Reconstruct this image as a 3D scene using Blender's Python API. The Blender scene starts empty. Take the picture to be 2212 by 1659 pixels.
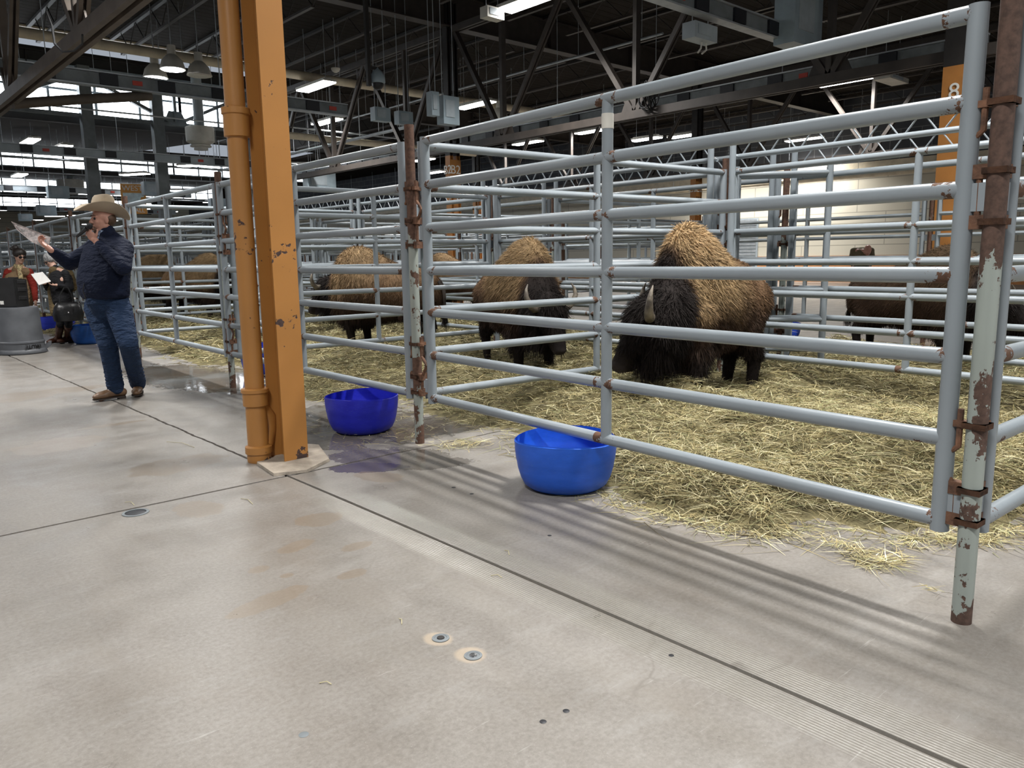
import bpy, bmesh, math, random
import numpy as np
from mathutils import Vector, Matrix, noise as mnoise
PI = math.pi
S_ = bpy.context.scene
COL = S_.collection
rnd = random.Random(7)
nrg = np.random.default_rng(11)

# ------------------------------------------------------------------ camera
CF, CYAW, CPIT, CROL, CH = 1682.2, 0.84112, 0.16166, -0.01507, 1.28112
_f = np.array([math.cos(CYAW)*math.cos(CPIT), math.sin(CYAW)*math.cos(CPIT), -math.sin(CPIT)])
_r = np.array([math.sin(CYAW), -math.cos(CYAW), 0.0]); _u = np.cross(_r, _f)
_r2 = _r*math.cos(CROL)+_u*math.sin(CROL); _u2 = -_r*math.sin(CROL)+_u*math.cos(CROL)
CAMP = np.array([0, 0, CH])
cd = bpy.data.cameras.new('camera'); cam = bpy.data.objects.new('camera', cd); COL.objects.link(cam)
cd.sensor_width = 36; cd.lens = CF/2212*36; cd.clip_end = 400; cd.clip_start = 0.05
cam.matrix_world = Matrix(((_r2[0], _u2[0], -_f[0], 0), (_r2[1], _u2[1], -_f[1], 0), (_r2[2], _u2[2], -_f[2], CH), (0, 0, 0, 1)))
S_.camera = cam
def ray(u, v): return _f+_r2*(u-1106)/CF-_u2*(v-829.5)/CF
def G(u, v, z=0.0):
    d = ray(u, v); t = (z-CH)/d[2]; return (d[0]*t, d[1]*t)
def W(u, v, dep): return tuple(CAMP+ray(u, v)*dep)
def PROJ(P):
    d = np.array(P)-CAMP; k = d@_f
    return (1106+CF*(d@_r2)/k, 829.5-CF*(d@_u2)/k, k)

# ------------------------------------------------------------------ world, exposure, lamps
S_.view_settings.view_transform = 'Standard'; S_.view_settings.look = 'None'
S_.view_settings.gamma = 1; S_.view_settings.use_curve_mapping = False
S_.view_settings.exposure = 0.0
w = bpy.data.worlds.new('hall_daylight'); S_.world = w; w.use_nodes = True
bg = w.node_tree.nodes['Background']; bg.inputs[0].default_value = (.80, .88, 1.0, 1); bg.inputs[1].default_value = .42
S_.cycles.use_denoising = True
S_.cycles.max_bounces = 6; S_.cycles.diffuse_bounces = 3; S_.cycles.glossy_bounces = 3
S_.cycles.transparent_max_bounces = 6; S_.cycles.caustics_reflective = False; S_.cycles.caustics_refractive = False
S_.cycles.sample_clamp_indirect = 4
LAMP_W = 320.0      # watts of one LED high-bay
WIN_W = 9.0         # strength of the clerestory glass

# ------------------------------------------------------------------ materials
def newmat(name):
    m = bpy.data.materials.new(name); m.use_nodes = True; nt = m.node_tree
    return m, nt, nt.nodes['Principled BSDF']
def N(nt, t, **k):
    n = nt.nodes.new(t)
    for a, b in k.items():
        if a in n.inputs: n.inputs[a].default_value = b
        else: setattr(n, a, b)
    return n
def coords(nt, kind='Object'): return nt.nodes.new('ShaderNodeTexCoord').outputs[kind]
def noise(nt, sc, det=4, rough=.55, vec=None, stretch=None):
    n = N(nt, 'ShaderNodeTexNoise'); n.inputs['Scale'].default_value = sc; n.inputs['Detail'].default_value = det; n.inputs['Roughness'].default_value = rough
    v = vec or coords(nt)
    if stretch:
        mp = N(nt, 'ShaderNodeMapping'); mp.inputs['Scale'].default_value = stretch; nt.links.new(v, mp.inputs[0]); v = mp.outputs[0]
    nt.links.new(v, n.inputs['Vector']); return n.outputs[0]
def ramp(nt, src, lo, hi, a=(0, 0, 0, 1), b=(1, 1, 1, 1)):
    r = N(nt, 'ShaderNodeValToRGB'); r.color_ramp.elements[0].position = lo; r.color_ramp.elements[1].position = hi
    r.color_ramp.elements[0].color = tuple(a) if len(a) == 4 else tuple(a)+(1,); r.color_ramp.elements[1].color = tuple(b) if len(b) == 4 else tuple(b)+(1,)
    nt.links.new(src, r.inputs[0]); return r.outputs[0]
def mixc(nt, fac, a, b, mode='MIX'):
    m = N(nt, 'ShaderNodeMix', data_type='RGBA', blend_type=mode)
    for s, x in ((m.inputs[0], fac), (m.inputs[6], a), (m.inputs[7], b)):
        if isinstance(x, (int, float)): s.default_value = x
        elif isinstance(x, tuple): s.default_value = x if len(x) == 4 else x+(1,)
        else: nt.links.new(x, s)
    return m.outputs[2]
def math_(nt, op, a, b=None, clamp=False):
    m = N(nt, 'ShaderNodeMath', operation=op); m.use_clamp = clamp
    for s, x in ((m.inputs[0], a), (m.inputs[1], b)):
        if x is None: continue
        if isinstance(x, (int, float)): s.default_value = x
        else: nt.links.new(x, s)
    return m.outputs[0]
def bump(nt, p, h, st=.3, dist=.01):
    b = N(nt, 'ShaderNodeBump'); b.inputs['Strength'].default_value = st; b.inputs['Distance'].default_value = dist
    nt.links.new(h, b.inputs['Height']); nt.links.new(b.outputs[0], p.inputs['Normal']); return b
def plain(name, c, rough=.5, metal=0, var=.12, sc=6, bmp=0, bsc=40, spec=.5, c2=None):
    m, nt, p = newmat(name); n = noise(nt, sc)
    c2 = c2 or tuple(x*(1-2*var) for x in c)
    nt.links.new(ramp(nt, n, .3, .7, c2, tuple(min(1, x*(1+var)) for x in c)), p.inputs['Base Color'])
    p.inputs['Roughness'].default_value = rough; p.inputs['Metallic'].default_value = metal; p.inputs['Specular IOR Level'].default_value = spec
    if bmp: bump(nt, p, noise(nt, bsc), bmp)
    return m
def glow(name, c, s):
    m = bpy.data.materials.new(name); m.use_nodes = True; nt = m.node_tree; nt.nodes.remove(nt.nodes['Principled BSDF'])
    e = N(nt, 'ShaderNodeEmission'); n = noise(nt, 2.0, 1)
    nt.links.new(ramp(nt, n, .2, .8, tuple(x*.93 for x in c), c), e.inputs[0]); e.inputs[1].default_value = s
    nt.links.new(e.outputs[0], nt.nodes['Material Output'].inputs[0]); return m
def painted(name, base, chip, thr=.66, sc=3.0, rough=.4, fine=.5, metal=0.0, streak=None, spec=.5, bands=None):
    """paint with a chipped or rusty under-layer showing in blotches"""
    m, nt, p = newmat(name)
    v = coords(nt)
    a = noise(nt, sc, 6, .62, v, streak); b = noise(nt, sc*9, 3, .6, v)
    s = math_(nt, 'ADD', a, math_(nt, 'MULTIPLY', math_(nt, 'SUBTRACT', b, .5), fine*.35))
    if bands:
        sz = N(nt, 'ShaderNodeSeparateXYZ'); nt.links.new(v, sz.inputs[0]); rb = N(nt, 'ShaderNodeValToRGB'); nt.links.new(math_(nt, 'DIVIDE', sz.outputs[2], 2.8), rb.inputs[0])
        e = rb.color_ramp.elements; e[0].position = 0; e[0].color = (bands[0][1],)*3+(1,); e[1].position = 1; e[1].color = (bands[-1][1],)*3+(1,)
        for z_, k_ in bands[1:-1]: q = e.new(z_/2.8); q.color = (k_,)*3+(1,)
        s = math_(nt, 'ADD', s, rb.outputs[0])
    fac = ramp(nt, s, thr, thr+.012)
    col = ramp(nt, noise(nt, 1.7, 3, .5, v), .3, .7, tuple(x*.82 for x in base), base)
    rc = ramp(nt, noise(nt, 45, 4, .6, v), .3, .7, tuple(x*.55 for x in chip), tuple(x*1.25 for x in chip))
    nt.links.new(mixc(nt, fac, col, rc), p.inputs['Base Color'])
    nt.links.new(mixc(nt, fac, (rough,)*3, (.85,)*3), p.inputs['Roughness'])
    p.inputs['Metallic'].default_value = metal; p.inputs['Specular IOR Level'].default_value = spec
    h = math_(nt, 'SUBTRACT', math_(nt, 'MULTIPLY', b, .3), fac); bump(nt, p, h, .35, .003)
    return m
M = {}
M['pipe'] = painted('grey_pipe_paint', (.265, .30, .325), (.12, .055, .028), .725, 4.0, .36, .6)
M['weld_rust'] = painted('grey_paint_rusting_at_welds', (.265, .30, .325), (.11, .055, .032), .535, 11.0, .4, .9)
M['pipe_far'] = plain('grey_pipe_far', (.265, .30, .325), .4, 0, .15, 3)
M['rust'] = plain('rusted_steel', (.155, .075, .042), .85, 0, .3, 18, .5, 60, c2=(.05, .026, .017))
M['post'] = painted('pale_paint_over_rust', (.33, .37, .34), (.092, .054, .040), .60, 4.6, .5, .75, streak=(1.4, 1.4, .6), bands=[(0, .24), (.07, .13), (.12, .07), (.32, .05), (.38, .12), (.80, .13), (.86, .035), (1.22, .045), (1.34, .16), (1.6, .26), (2.8, .35)])
M['post_far'] = painted('rusty_far_post', (.20, .19, .17), (.10, .05, .03), .40, 3, .6, .8)
M['post_mid'] = painted('mostly_rusted_post', (.30, .33, .30), (.10, .052, .034), .60, 3.4, .6, .5, streak=(1.5, 1.5, .6), bands=[(0, .16), (.3, .10), (.5, .20), (1.0, .04), (1.35, .04), (1.55, .25), (2.8, .35)])
M['orange'] = painted('orange_column_paint', (.43, .195, .050), (.06, .035, .03), .605, 2.6, .38, .6)
M['orange_flat'] = plain('orange_far_paint', (.45, .19, .045), .5, 0, .12, 2)
M['steel_dark'] = plain('dark_brown_steel', (.022, .019, .017), .6, 0, .2, 4)
M['steel_brown'] = plain('warm_brown_steel', (.045, .036, .030), .55, 0, .15, 4)
M['steel_grey'] = plain('grey_steel', (.17, .19, .20), .5, 0, .15, 4)
M['duct_grey'] = plain('grey_busway_enclosure', (.36, .41, .44), .45, 0, .1, 3)
M['duct_black'] = plain('black_busway_plug', (.012, .013, .017), .5, 0, .1, 3)
M['box_grey'] = plain('grey_electrical_box', (.30, .37, .41), .45, 0, .1, 3)
M['white'] = plain('off_white_paint', (.62, .60, .54), .5, 0, .08, 3)
M['cream'] = plain('cream_pipe_paint', (.60, .52, .38), .5, 0, .12, 3)
M['rod'] = plain('galvanised_rod', (.42, .45, .47), .4, .4, .1, 5)
M['lamp'] = glow('lamp_diffuser_glow', (1, .98, .96), 14)
M['lamp_far'] = glow('far_lamp_glow', (.95, .97, 1), 22)
M['sky_glass'] = glow('daylit_clerestory_glass', (.88, .94, 1.0), WIN_W)
M['red'] = plain('red_label', (.5, .06, .04), .5)
M['lettering'] = plain('white_lettering', (.8, .8, .76), .5, 0, .03)
M['black'] = plain('black_plastic', (.012, .012, .013), .38, 0, .2, 8, .2, 200)
M['black_mat'] = plain('matt_black', (.010, .010, .011), .75, 0, .2, 8)
M['chrome'] = plain('worn_chrome', (.6, .6, .6), .25, 1, .05, 8)
M['hoof'] = plain('dark_hoof', (.035, .025, .02), .5)

def strand_mat(name, rough=.75):
    m, nt, p = newmat(name); a = N(nt, 'ShaderNodeVertexColor'); a.layer_name = 'pigment'
    n = noise(nt, 9, 3); mx = mixc(nt, 1.0, a.outputs[0], ramp(nt, n, .3, .7, (.72, .72, .72), (1.15, 1.15, 1.15)), 'MULTIPLY')
    nt.links.new(mx, p.inputs['Base Color']); p.inputs['Roughness'].default_value = rough; p.inputs['Specular IOR Level'].default_value = .12
    return m
M['hay'] = strand_mat('hay_strands', .8)
M['coat'] = strand_mat('bison_coat', .8)

# concrete floor
def floor_material():
    m, nt, p = newmat('worn_concrete'); g = N(nt, 'ShaderNodeNewGeometry'); P = g.outputs['Position']
    big = noise(nt, .55, 5, .6, P); mid = noise(nt, 3.2, 5, .6, P); fine = noise(nt, 60, 4, .7, P); spk = noise(nt, 190, 2, .6, P)
    col = ramp(nt, big, .36, .66, (.205, .18, .152), (.385, .36, .33))
    col = mixc(nt, .5, col, ramp(nt, mid, .32, .68, (.19, .165, .14), (.40, .375, .345)))
    col = mixc(nt, .42, col, ramp(nt, fine, .34, .66, (.14, .125, .105), (.44, .415, .375)))
    blot = noise(nt, 1.6, 6, .7, P, (1.5, .8, 1)); col = mixc(nt, math_(nt, 'MULTIPLY', ramp(nt, blot, .50, .64), .30), col, (.22, .18, .14)); wht = noise(nt, 2.3, 5, .7, P, (.7, 2.2, 1)); col = mixc(nt, math_(nt, 'MULTIPLY', ramp(nt, wht, .55, .66), .28), col, (.50, .49, .47))
    col = mixc(nt, ramp(nt, spk, .69, .74), col, (.58, .56, .52))
    col = mixc(nt, math_(nt, 'MULTIPLY', ramp(nt, spk, .30, .25), .5), col, (.12, .11, .10))
    # long streaks of polishing / traffic
    st = noise(nt, 1.2, 4, .6, P, (6, .5, 1)); col = mixc(nt, math_(nt, 'MULTIPLY', ramp(nt, st, .5, .75), .3), col, (.24, .22, .19))
    scr = noise(nt, 14, 3, .7, P, (.25, 6, 1)); col = mixc(nt, math_(nt, 'MULTIPLY', ramp(nt, scr, .66, .72), .35), col, (.50, .48, .45))
    sx = N(nt, 'ShaderNodeSeparateXYZ'); nt.links.new(P, sx.inputs[0])
    warp = math_(nt, 'MULTIPLY', math_(nt, 'SUBTRACT', noise(nt, 5.5, 5, .65, P), .5), 1.25)
    def spot(cx, cy, rx, ry, rot=0, soft=.05, wk=1.0):
        c, s = math.cos(rot), math.sin(rot)
        dx = math_(nt, 'SUBTRACT', sx.outputs[0], cx); dy = math_(nt, 'SUBTRACT', sx.outputs[1], cy)
        a = math_(nt, 'DIVIDE', math_(nt, 'ADD', math_(nt, 'MULTIPLY', dx, c), math_(nt, 'MULTIPLY', dy, s)), rx)
        b = math_(nt, 'DIVIDE', math_(nt, 'SUBTRACT', math_(nt, 'MULTIPLY', dy, c), math_(nt, 'MULTIPLY', dx, s)), ry)
        d = math_(nt, 'ADD', math_(nt, 'SQRT', math_(nt, 'ADD', math_(nt, 'MULTIPLY', a, a), math_(nt, 'MULTIPLY', b, b))), math_(nt, 'MULTIPLY', warp, wk))
        return ramp(nt, d, 1-soft, 1+soft, (1, 1, 1, 1), (0, 0, 0, 1))
    def mx(a, b): return math_(nt, 'MAXIMUM', a, b)
    wet = None; damp = None
    def S(u, v, rx, ry, rot, **k): x, y = G(u, v); return spot(x, y, rx, ry, rot, **k)
    for a in ((740, 905, .55, .75, 0), (860, 990, .26, .50, .5), (1000, 905, .9, .35, .2), (430, 815, .62, 1.5, .1), (690, 950, .25, .5, .2)):
        s = S(*a); wet = s if wet is None else mx(wet, s)
    for a in ((820, 1030, .10, .17, .3), (640, 1180, .12, .05, .3), (690, 1120, .13, .10, .2), (430, 1100, .12, .17, .2), (130, 960, .30, .25, 0), (380, 1005, .3, .2, .1), (560, 1230, .05, .04, 0), (620, 1243, .03, .025, 0),
              (25, 858, .4, .3, 0), (120, 845, .5, .2, 0), (240, 918, .25, .06, 0), (770, 1180, .08, .05, .1), (760, 1240, .07, .04, .1), (580, 1300, .18, .06, .2)):
        s = S(*a); damp = s if damp is None else mx(damp, s)
    pur = S(800, 1010, .12, .22, .9)
    wet = mx(wet, mx(pur, damp) if False else pur)
    col = mixc(nt, math_(nt, 'MULTIPLY', wet, .52), col, (.09, .075, .06))
    col = mixc(nt, math_(nt, 'MULTIPLY', pur, .45), col, (.055, .045, .06))
    col = mixc(nt, math_(nt, 'MULTIPLY', damp, .50), col, (.20, .155, .11))
    patch = None
    for a in ((947, 1380, .05, .06, .4), (1015, 1415, .055, .06, .2)):
        s = S(*a, soft=.25, wk=.5); patch = s if patch is None else mx(patch, s)
    col = mixc(nt, math_(nt, 'MULTIPLY', patch, .6), col, (.42, .34, .25))
    # broomed strip beside the long joint
    dxx = math_(nt, 'ABSOLUTE', math_(nt, 'SUBTRACT', sx.outputs[0], 2.02))
    strip = ramp(nt, math_(nt, 'ADD', dxx, math_(nt, 'MULTIPLY', warp, .03)), .12, .17, (1, 1, 1, 1), (0, 0, 0, 1)); below = ramp(nt, math_(nt, 'DIVIDE', sx.outputs[1], 4.0), .88, .95, (1, 1, 1, 1), (0, 0, 0, 1))
    ribs = math_(nt, 'MULTIPLY', math_(nt, 'MULTIPLY', strip, below), math_(nt, 'SINE', math_(nt, 'MULTIPLY', sx.outputs[0], 520)))
    col = mixc(nt, math_(nt, 'MULTIPLY', math_(nt, 'MULTIPLY', strip, below), .25), col, (.40, .38, .33)); col = mixc(nt, math_(nt, 'MULTIPLY', ramp(nt, math_(nt, 'MULTIPLY', ribs, ramp(nt, mid, .42, .58)), .25, .8), .45), col, (.15, .14, .12))
    # hairline cracks
    vo = N(nt, 'ShaderNodeTexVoronoi', feature='DISTANCE_TO_EDGE'); vo.inputs['Scale'].default_value = .42
    wv = N(nt, 'ShaderNodeVectorMath', operation='ADD'); nn = N(nt, 'ShaderNodeTexNoise'); nn.inputs['Scale'].default_value = 3; nt.links.new(P, nn.inputs[0])
    sc = N(nt, 'ShaderNodeVectorMath', operation='SCALE'); sc.inputs['Scale'].default_value = .5; nt.links.new(nn.outputs['Color'], sc.inputs[0])
    nt.links.new(P, wv.inputs[0]); nt.links.new(sc.outputs[0], wv.inputs[1]); nt.links.new(wv.outputs[0], vo.inputs['Vector'])
    crack = math_(nt, 'MULTIPLY', ramp(nt, vo.outputs[0], .0012, .0026, (1, 1, 1, 1), (0, 0, 0, 1)), ramp(nt, big, .55, .62)); col = mixc(nt, math_(nt, 'MULTIPLY', crack, .55), col, (.11, .095, .08))
    nt.links.new(col, p.inputs['Base Color'])
    r = ramp(nt, mid, .3, .7, (.27,)*3, (.52,)*3); r = mixc(nt, wet, r, (.05,)*3); r = mixc(nt, math_(nt, 'MULTIPLY', damp, .5), r, (.25,)*3)
    nt.links.new(r, p.inputs['Roughness']); p.inputs['Specular IOR Level'].default_value = .5
    h = math_(nt, 'ADD', math_(nt, 'MULTIPLY', fine, .5), math_(nt, 'MULTIPLY', ribs, .7)); h = math_(nt, 'MULTIPLY', h, math_(nt, 'SUBTRACT', 1.0, math_(nt, 'MULTIPLY', wet, .9)))
    bump(nt, p, math_(nt, 'ADD', h, math_(nt, 'MULTIPLY', mid, 1.2)), .35, .0035)
    return m
M['floor'] = floor_material()
M['joint'] = plain('joint_dirt', (.045, .036, .03), .9, 0, .3, 30)
M['plinth'] = plain('rough_concrete', (.36, .31, .25), .8, 0, .18, 9, .6, 50)
def deck_material():
    m, nt, p = newmat('corrugated_roof_deck'); v = coords(nt); s = N(nt, 'ShaderNodeSeparateXYZ'); nt.links.new(v, s.inputs[0])
    wv = math_(nt, 'SINE', math_(nt, 'MULTIPLY', s.outputs[1], 2*PI/.30)); n = noise(nt, .6, 4, .6, v)
    col = ramp(nt, n, .3, .7, (.020, .017, .014), (.034, .029, .025)); nt.links.new(col, p.inputs['Base Color']); p.inputs['Roughness'].default_value = .9; p.inputs['Specular IOR Level'].default_value = .06
    bump(nt, p, ramp(nt, wv, .35, .65), 1.0, .04); return m
M['deck'] = deck_material()
def block_material(name, a, b, mortar, sx, sy, ax='yz', ms=.012, rough=.8):
    m, nt, p = newmat(name); v = coords(nt); s = N(nt, 'ShaderNodeSeparateXYZ'); nt.links.new(v, s.inputs[0]); c = N(nt, 'ShaderNodeCombineXYZ')
    nt.links.new(s.outputs['xyz'.index(ax[0])], c.inputs[0]); nt.links.new(s.outputs['xyz'.index(ax[1])], c.inputs[1])
    br = N(nt, 'ShaderNodeTexBrick'); br.inputs['Scale'].default_value = 1; br.inputs['Brick Width'].default_value = sx; br.inputs['Row Height'].default_value = sy
    br.inputs['Mortar Size'].default_value = ms; br.inputs['Color1'].default_value = a+(1,); br.inputs['Color2'].default_value = b+(1,); br.inputs['Mortar'].default_value = mortar+(1,)
    nt.links.new(c.outputs[0], br.inputs[0]); nt.links.new(br.outputs[0], p.inputs['Base Color']); p.inputs['Roughness'].default_value = rough; return m
M['block'] = block_material('dark_block_wall', (.055, .06, .07), (.075, .08, .09), (.20, .21, .22), .8, .4)
M['siding'] = block_material('cream_wall_panels', (.62, .58, .47), (.66, .61, .50), (.40, .37, .30), 2.4, .45, ms=.02, rough=.55)
M['wainscot'] = plain('orange_wainscot_paint', (.62, .27, .09), .5, 0, .1, 2)

# ------------------------------------------------------------------ mesh helpers
class MB:
    def __init__(s): s.V = []; s.F = []; s.n = 0; s.C = []
    def add(s, vs, fs, col=None):
        o = s.n; s.V.extend([tuple(v) for v in vs]); s.F.extend([tuple(i+o for i in f) for f in fs]); s.n += len(vs)
        if col is not None: s.C.extend([col]*len(vs))
    def box(s, c, d, R=None):
        hx, hy, hz = d[0]/2, d[1]/2, d[2]/2
        vs = [Vector((x, y, z)) for x in (-hx, hx) for y in (-hy, hy) for z in (-hz, hz)]
        if R is not None: vs = [R @ v for v in vs]
        vs = [v+Vector(c) for v in vs]
        s.add(vs, [(0, 1, 3, 2), (4, 6, 7, 5), (0, 4, 5, 1), (2, 3, 7, 6), (0, 2, 6, 4), (1, 5, 7, 3)]); return s
    def bbox(s, a, b): return s.box([(x+y)/2 for x, y in zip(a, b)], [abs(y-x) for x, y in zip(a, b)])
    def loft(s, rings, cap=True, closed=False):
        n = len(rings[0]); vs = [v for r in rings for v in r]; fs = []
        for i in range(len(rings)-(0 if closed else 1)):
            j = (i+1) % len(rings)
            for k in range(n): fs.append((i*n+k, i*n+(k+1) % n, j*n+(k+1) % n, j*n+k))
        if cap and not closed: fs.append(tuple(range(n))[::-1]); fs.append(tuple((len(rings)-1)*n+k for k in range(n)))
        s.add(vs, fs); return s
    def tube(s, pts, r, seg=10, cap=True):
        P = [Vector(p) for p in pts]; rr = r if isinstance(r, (list, tuple)) else [r]*len(P); rings = []; up = None
        for i, p in enumerate(P):
            t = (P[min(i+1, len(P)-1)]-P[max(i-1, 0)]).normalized()
            if up is None: up = Vector((0, 0, 1)) if abs(t.z) < .9 else Vector((1, 0, 0))
            a = t.cross(up).normalized(); b = a.cross(t).normalized(); up = b
            rings.append([p+(a*math.cos(2*PI*k/seg)+b*math.sin(2*PI*k/seg))*rr[i] for k in range(seg)])
        return s.loft(rings, cap)
    def lathe(s, c, prof, seg=32, sx=1, sy=1):
        c = Vector(c); return s.loft([[c+Vector((math.cos(2*PI*k/seg)*r*sx, math.sin(2*PI*k/seg)*r*sy, z)) for k in range(seg)] for r, z in prof])
    def ell(s, c, r, R=None, seg=16, rings=10):
        c = Vector(c); out = []
        for i in range(1, rings):
            th = PI*i/rings; out.append([Vector((math.sin(th)*math.cos(2*PI*k/seg)*r[0], math.sin(th)*math.sin(2*PI*k/seg)*r[1], -math.cos(th)*r[2])) for k in range(seg)])
        if R is not None: out = [[R @ v for v in q] for q in out]
        return s.loft([[v+c for v in q] for q in out])
    def cap(s, a, ra, b, rb, seg=12):
        a, b = Vector(a), Vector(b); t = (b-a); L = t.length
        if L < 1e-6: return s.ell(a, (ra,)*3)
        t /= L; pts = []; rr = []
        for k in (-.95, -.8, -.5, 0): pts.append(a+t*k*ra); rr.append(ra*math.sqrt(1-k*k))
        for k in (0, .5, .8, .95): pts.append(b+t*k*rb); rr.append(rb*math.sqrt(1-k*k))
        return s.tube(pts, rr, seg)
    def mesh(s, name, mat, org=(0, 0, 0), smooth=True):
        me = bpy.data.meshes.new(name); o = Vector(org)
        me.from_pydata([tuple(Vector(v)-o) for v in s.V], [], s.F); me.materials.append(mat)
        if s.C:
            ca = me.color_attributes.new('pigment', 'FLOAT_COLOR', 'POINT'); ca.data.foreach_set('color', np.array([tuple(c)+(1,) for c in s.C], dtype=np.float32).ravel())
        if smooth:
            me.polygons.foreach_set('use_smooth', [True]*len(me.polygons))
            try: me.set_sharp_from_angle(angle=math.radians(38))
            except Exception: pass
        return me
    def build(s, name, mat, parent=None, org=None, smooth=True):
        """parent given: vertices are in the parent's frame (org shifts world vertices to it). No parent: origin goes to the base."""
        if org is None:
            if parent is None:
                A = np.array([tuple(v) for v in s.V]); org = ((A[:, 0].min()+A[:, 0].max())/2, (A[:, 1].min()+A[:, 1].max())/2, A[:, 2].min())
            else: org = (0, 0, 0)
        o = bpy.data.objects.new(name, s.mesh(name, mat, org, smooth)); COL.objects.link(o)
        if parent is None: o.location = org
        else: o.parent = parent
        return o
def tag(o, label=None, cat=None, group=None, kind=None):
    if label: o['label'] = label
    if cat: o['category'] = cat
    if group: o['group'] = group
    if kind: o['kind'] = kind
    return o
def thing(name, loc, label, cat, rz=0, group=None):
    o = bpy.data.objects.new(name, None); COL.objects.link(o); o.location = loc; o.rotation_euler = (0, 0, rz); o.empty_display_size = .1
    return tag(o, label, cat, group)
def struct(o): o['kind'] = 'structure'; return o
def dup(root, loc, rz=0, label=None, group=None):
    r = root.copy(); COL.objects.link(r); r.location = loc; r.rotation_euler = (0, 0, rz)
    if label: r['label'] = label
    if group: r['group'] = group
    for ch in list(root.children):
        c = ch.copy(); COL.objects.link(c); c.parent = r
        for g in list(ch.children):
            d = g.copy(); COL.objects.link(d); d.parent = c
    return r
def remeshed(mb, name, mat, voxel, parent=None, org=None, smooth=6, pig=None):
    """fuse overlapping shapes into one continuous skin"""
    me = mb.mesh(name+'_src', mat, org or (0, 0, 0), False); o = bpy.data.objects.new(name+'_src', me); COL.objects.link(o)
    r = o.modifiers.new('r', 'REMESH'); r.mode = 'VOXEL'; r.voxel_size = voxel; r.use_smooth_shade = True
    if smooth: sm = o.modifiers.new('s', 'SMOOTH'); sm.factor = .5; sm.iterations = smooth
    dg = bpy.context.evaluated_depsgraph_get(); dg.update(); ev = o.evaluated_get(dg); out = bpy.data.meshes.new_from_object(ev)
    out.name = name; COL.objects.unlink(o); bpy.data.objects.remove(o)
    if not out.materials: out.materials.append(mat)
    else: out.materials[0] = mat
    if pig is not None:
        n = len(out.vertices); co = np.empty(n*3, dtype=np.float32); out.vertices.foreach_get('co', co); co = co.reshape(-1, 3)
        c = np.ones((n, 4), dtype=np.float32); c[:, :3] = pig(co); ca = out.color_attributes.new('pigment', 'FLOAT_COLOR', 'POINT'); ca.data.foreach_set('color', c.ravel())
    q = bpy.data.objects.new(name, out); COL.objects.link(q)
    if parent is not None: q.parent = parent
    elif org: q.location = org
    return q
def strands_mesh(name, mat, root, d, L, wd, col, bend, side, nseg=3):
    """many tapered ribbons: root (n,3), direction d, length L, width wd, pigment col, bend vector, side vector"""
    n = len(root); t = np.linspace(0, 1, nseg+1); V = np.empty((n, (nseg+1)*2, 3), dtype=np.float32)
    for i, tt in enumerate(t):
        c = root+d*(L*tt)[:, None]+bend*(L*tt*tt)[:, None]; hw = (wd*(1-.75*tt)*.5)[:, None]
        V[:, 2*i] = c-side*hw; V[:, 2*i+1] = c+side*hw
    m = (nseg+1)*2; base = (np.arange(n)*m)[:, None, None]
    q = np.array([[2*i, 2*i+1, 2*i+3, 2*i+2] for i in range(nseg)])[None]; F = (base+q).reshape(-1, 4)
    me = bpy.data.meshes.new(name); me.vertices.add(n*m); me.vertices.foreach_set('co', V.ravel())
    nf = len(F); me.loops.add(nf*4); me.loops.foreach_set('vertex_index', F.astype(np.int32).ravel())
    me.polygons.add(nf); me.polygons.foreach_set('loop_start', np.arange(0, nf*4, 4, dtype=np.int32)); me.update(calc_edges=True)
    C = np.ones((n, m, 4), dtype=np.float32); C[:, :, :3] = col[:, None, :]
    ca = me.color_attributes.new('pigment', 'FLOAT_COLOR', 'POINT'); ca.data.foreach_set('color', C.ravel()); me.materials.append(mat)
    me.polygons.foreach_set('use_smooth', [True]*nf)
    return me
def text_mesh(txt, size, mat, name, R, loc, parent, depth=.004, align='CENTER'):
    cu = bpy.data.curves.new(name, 'FONT'); cu.body = txt; cu.size = size; cu.extrude = depth; cu.align_x = align; cu.align_y = 'CENTER'
    t = bpy.data.objects.new(name+'_src', cu); COL.objects.link(t); dg = bpy.context.evaluated_depsgraph_get(); dg.update()
    me = bpy.data.meshes.new_from_object(t.evaluated_get(dg)); bpy.data.objects.remove(t); me.name = name
    me.transform(Matrix.Translation(loc) @ R.to_4x4()); me.materials.clear(); me.materials.append(mat)
    o = bpy.data.objects.new(name, me); COL.objects.link(o); o.parent = parent; return o

# ------------------------------------------------------------------ the pen grid
P1 = np.array([3.00376, 4.33889]); ANG = 1.53385; SP = 3.46845
AV = np.array([math.cos(ANG), math.sin(ANG)]); BV = np.array([AV[1], -AV[0]])
def grid(s, t): q = P1+AV*s*SP+BV*t*SP; return (q[0], q[1])
JX, JY = 2.0169, 4.292
BAYX, BAYY = 10.4, 11.7

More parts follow.
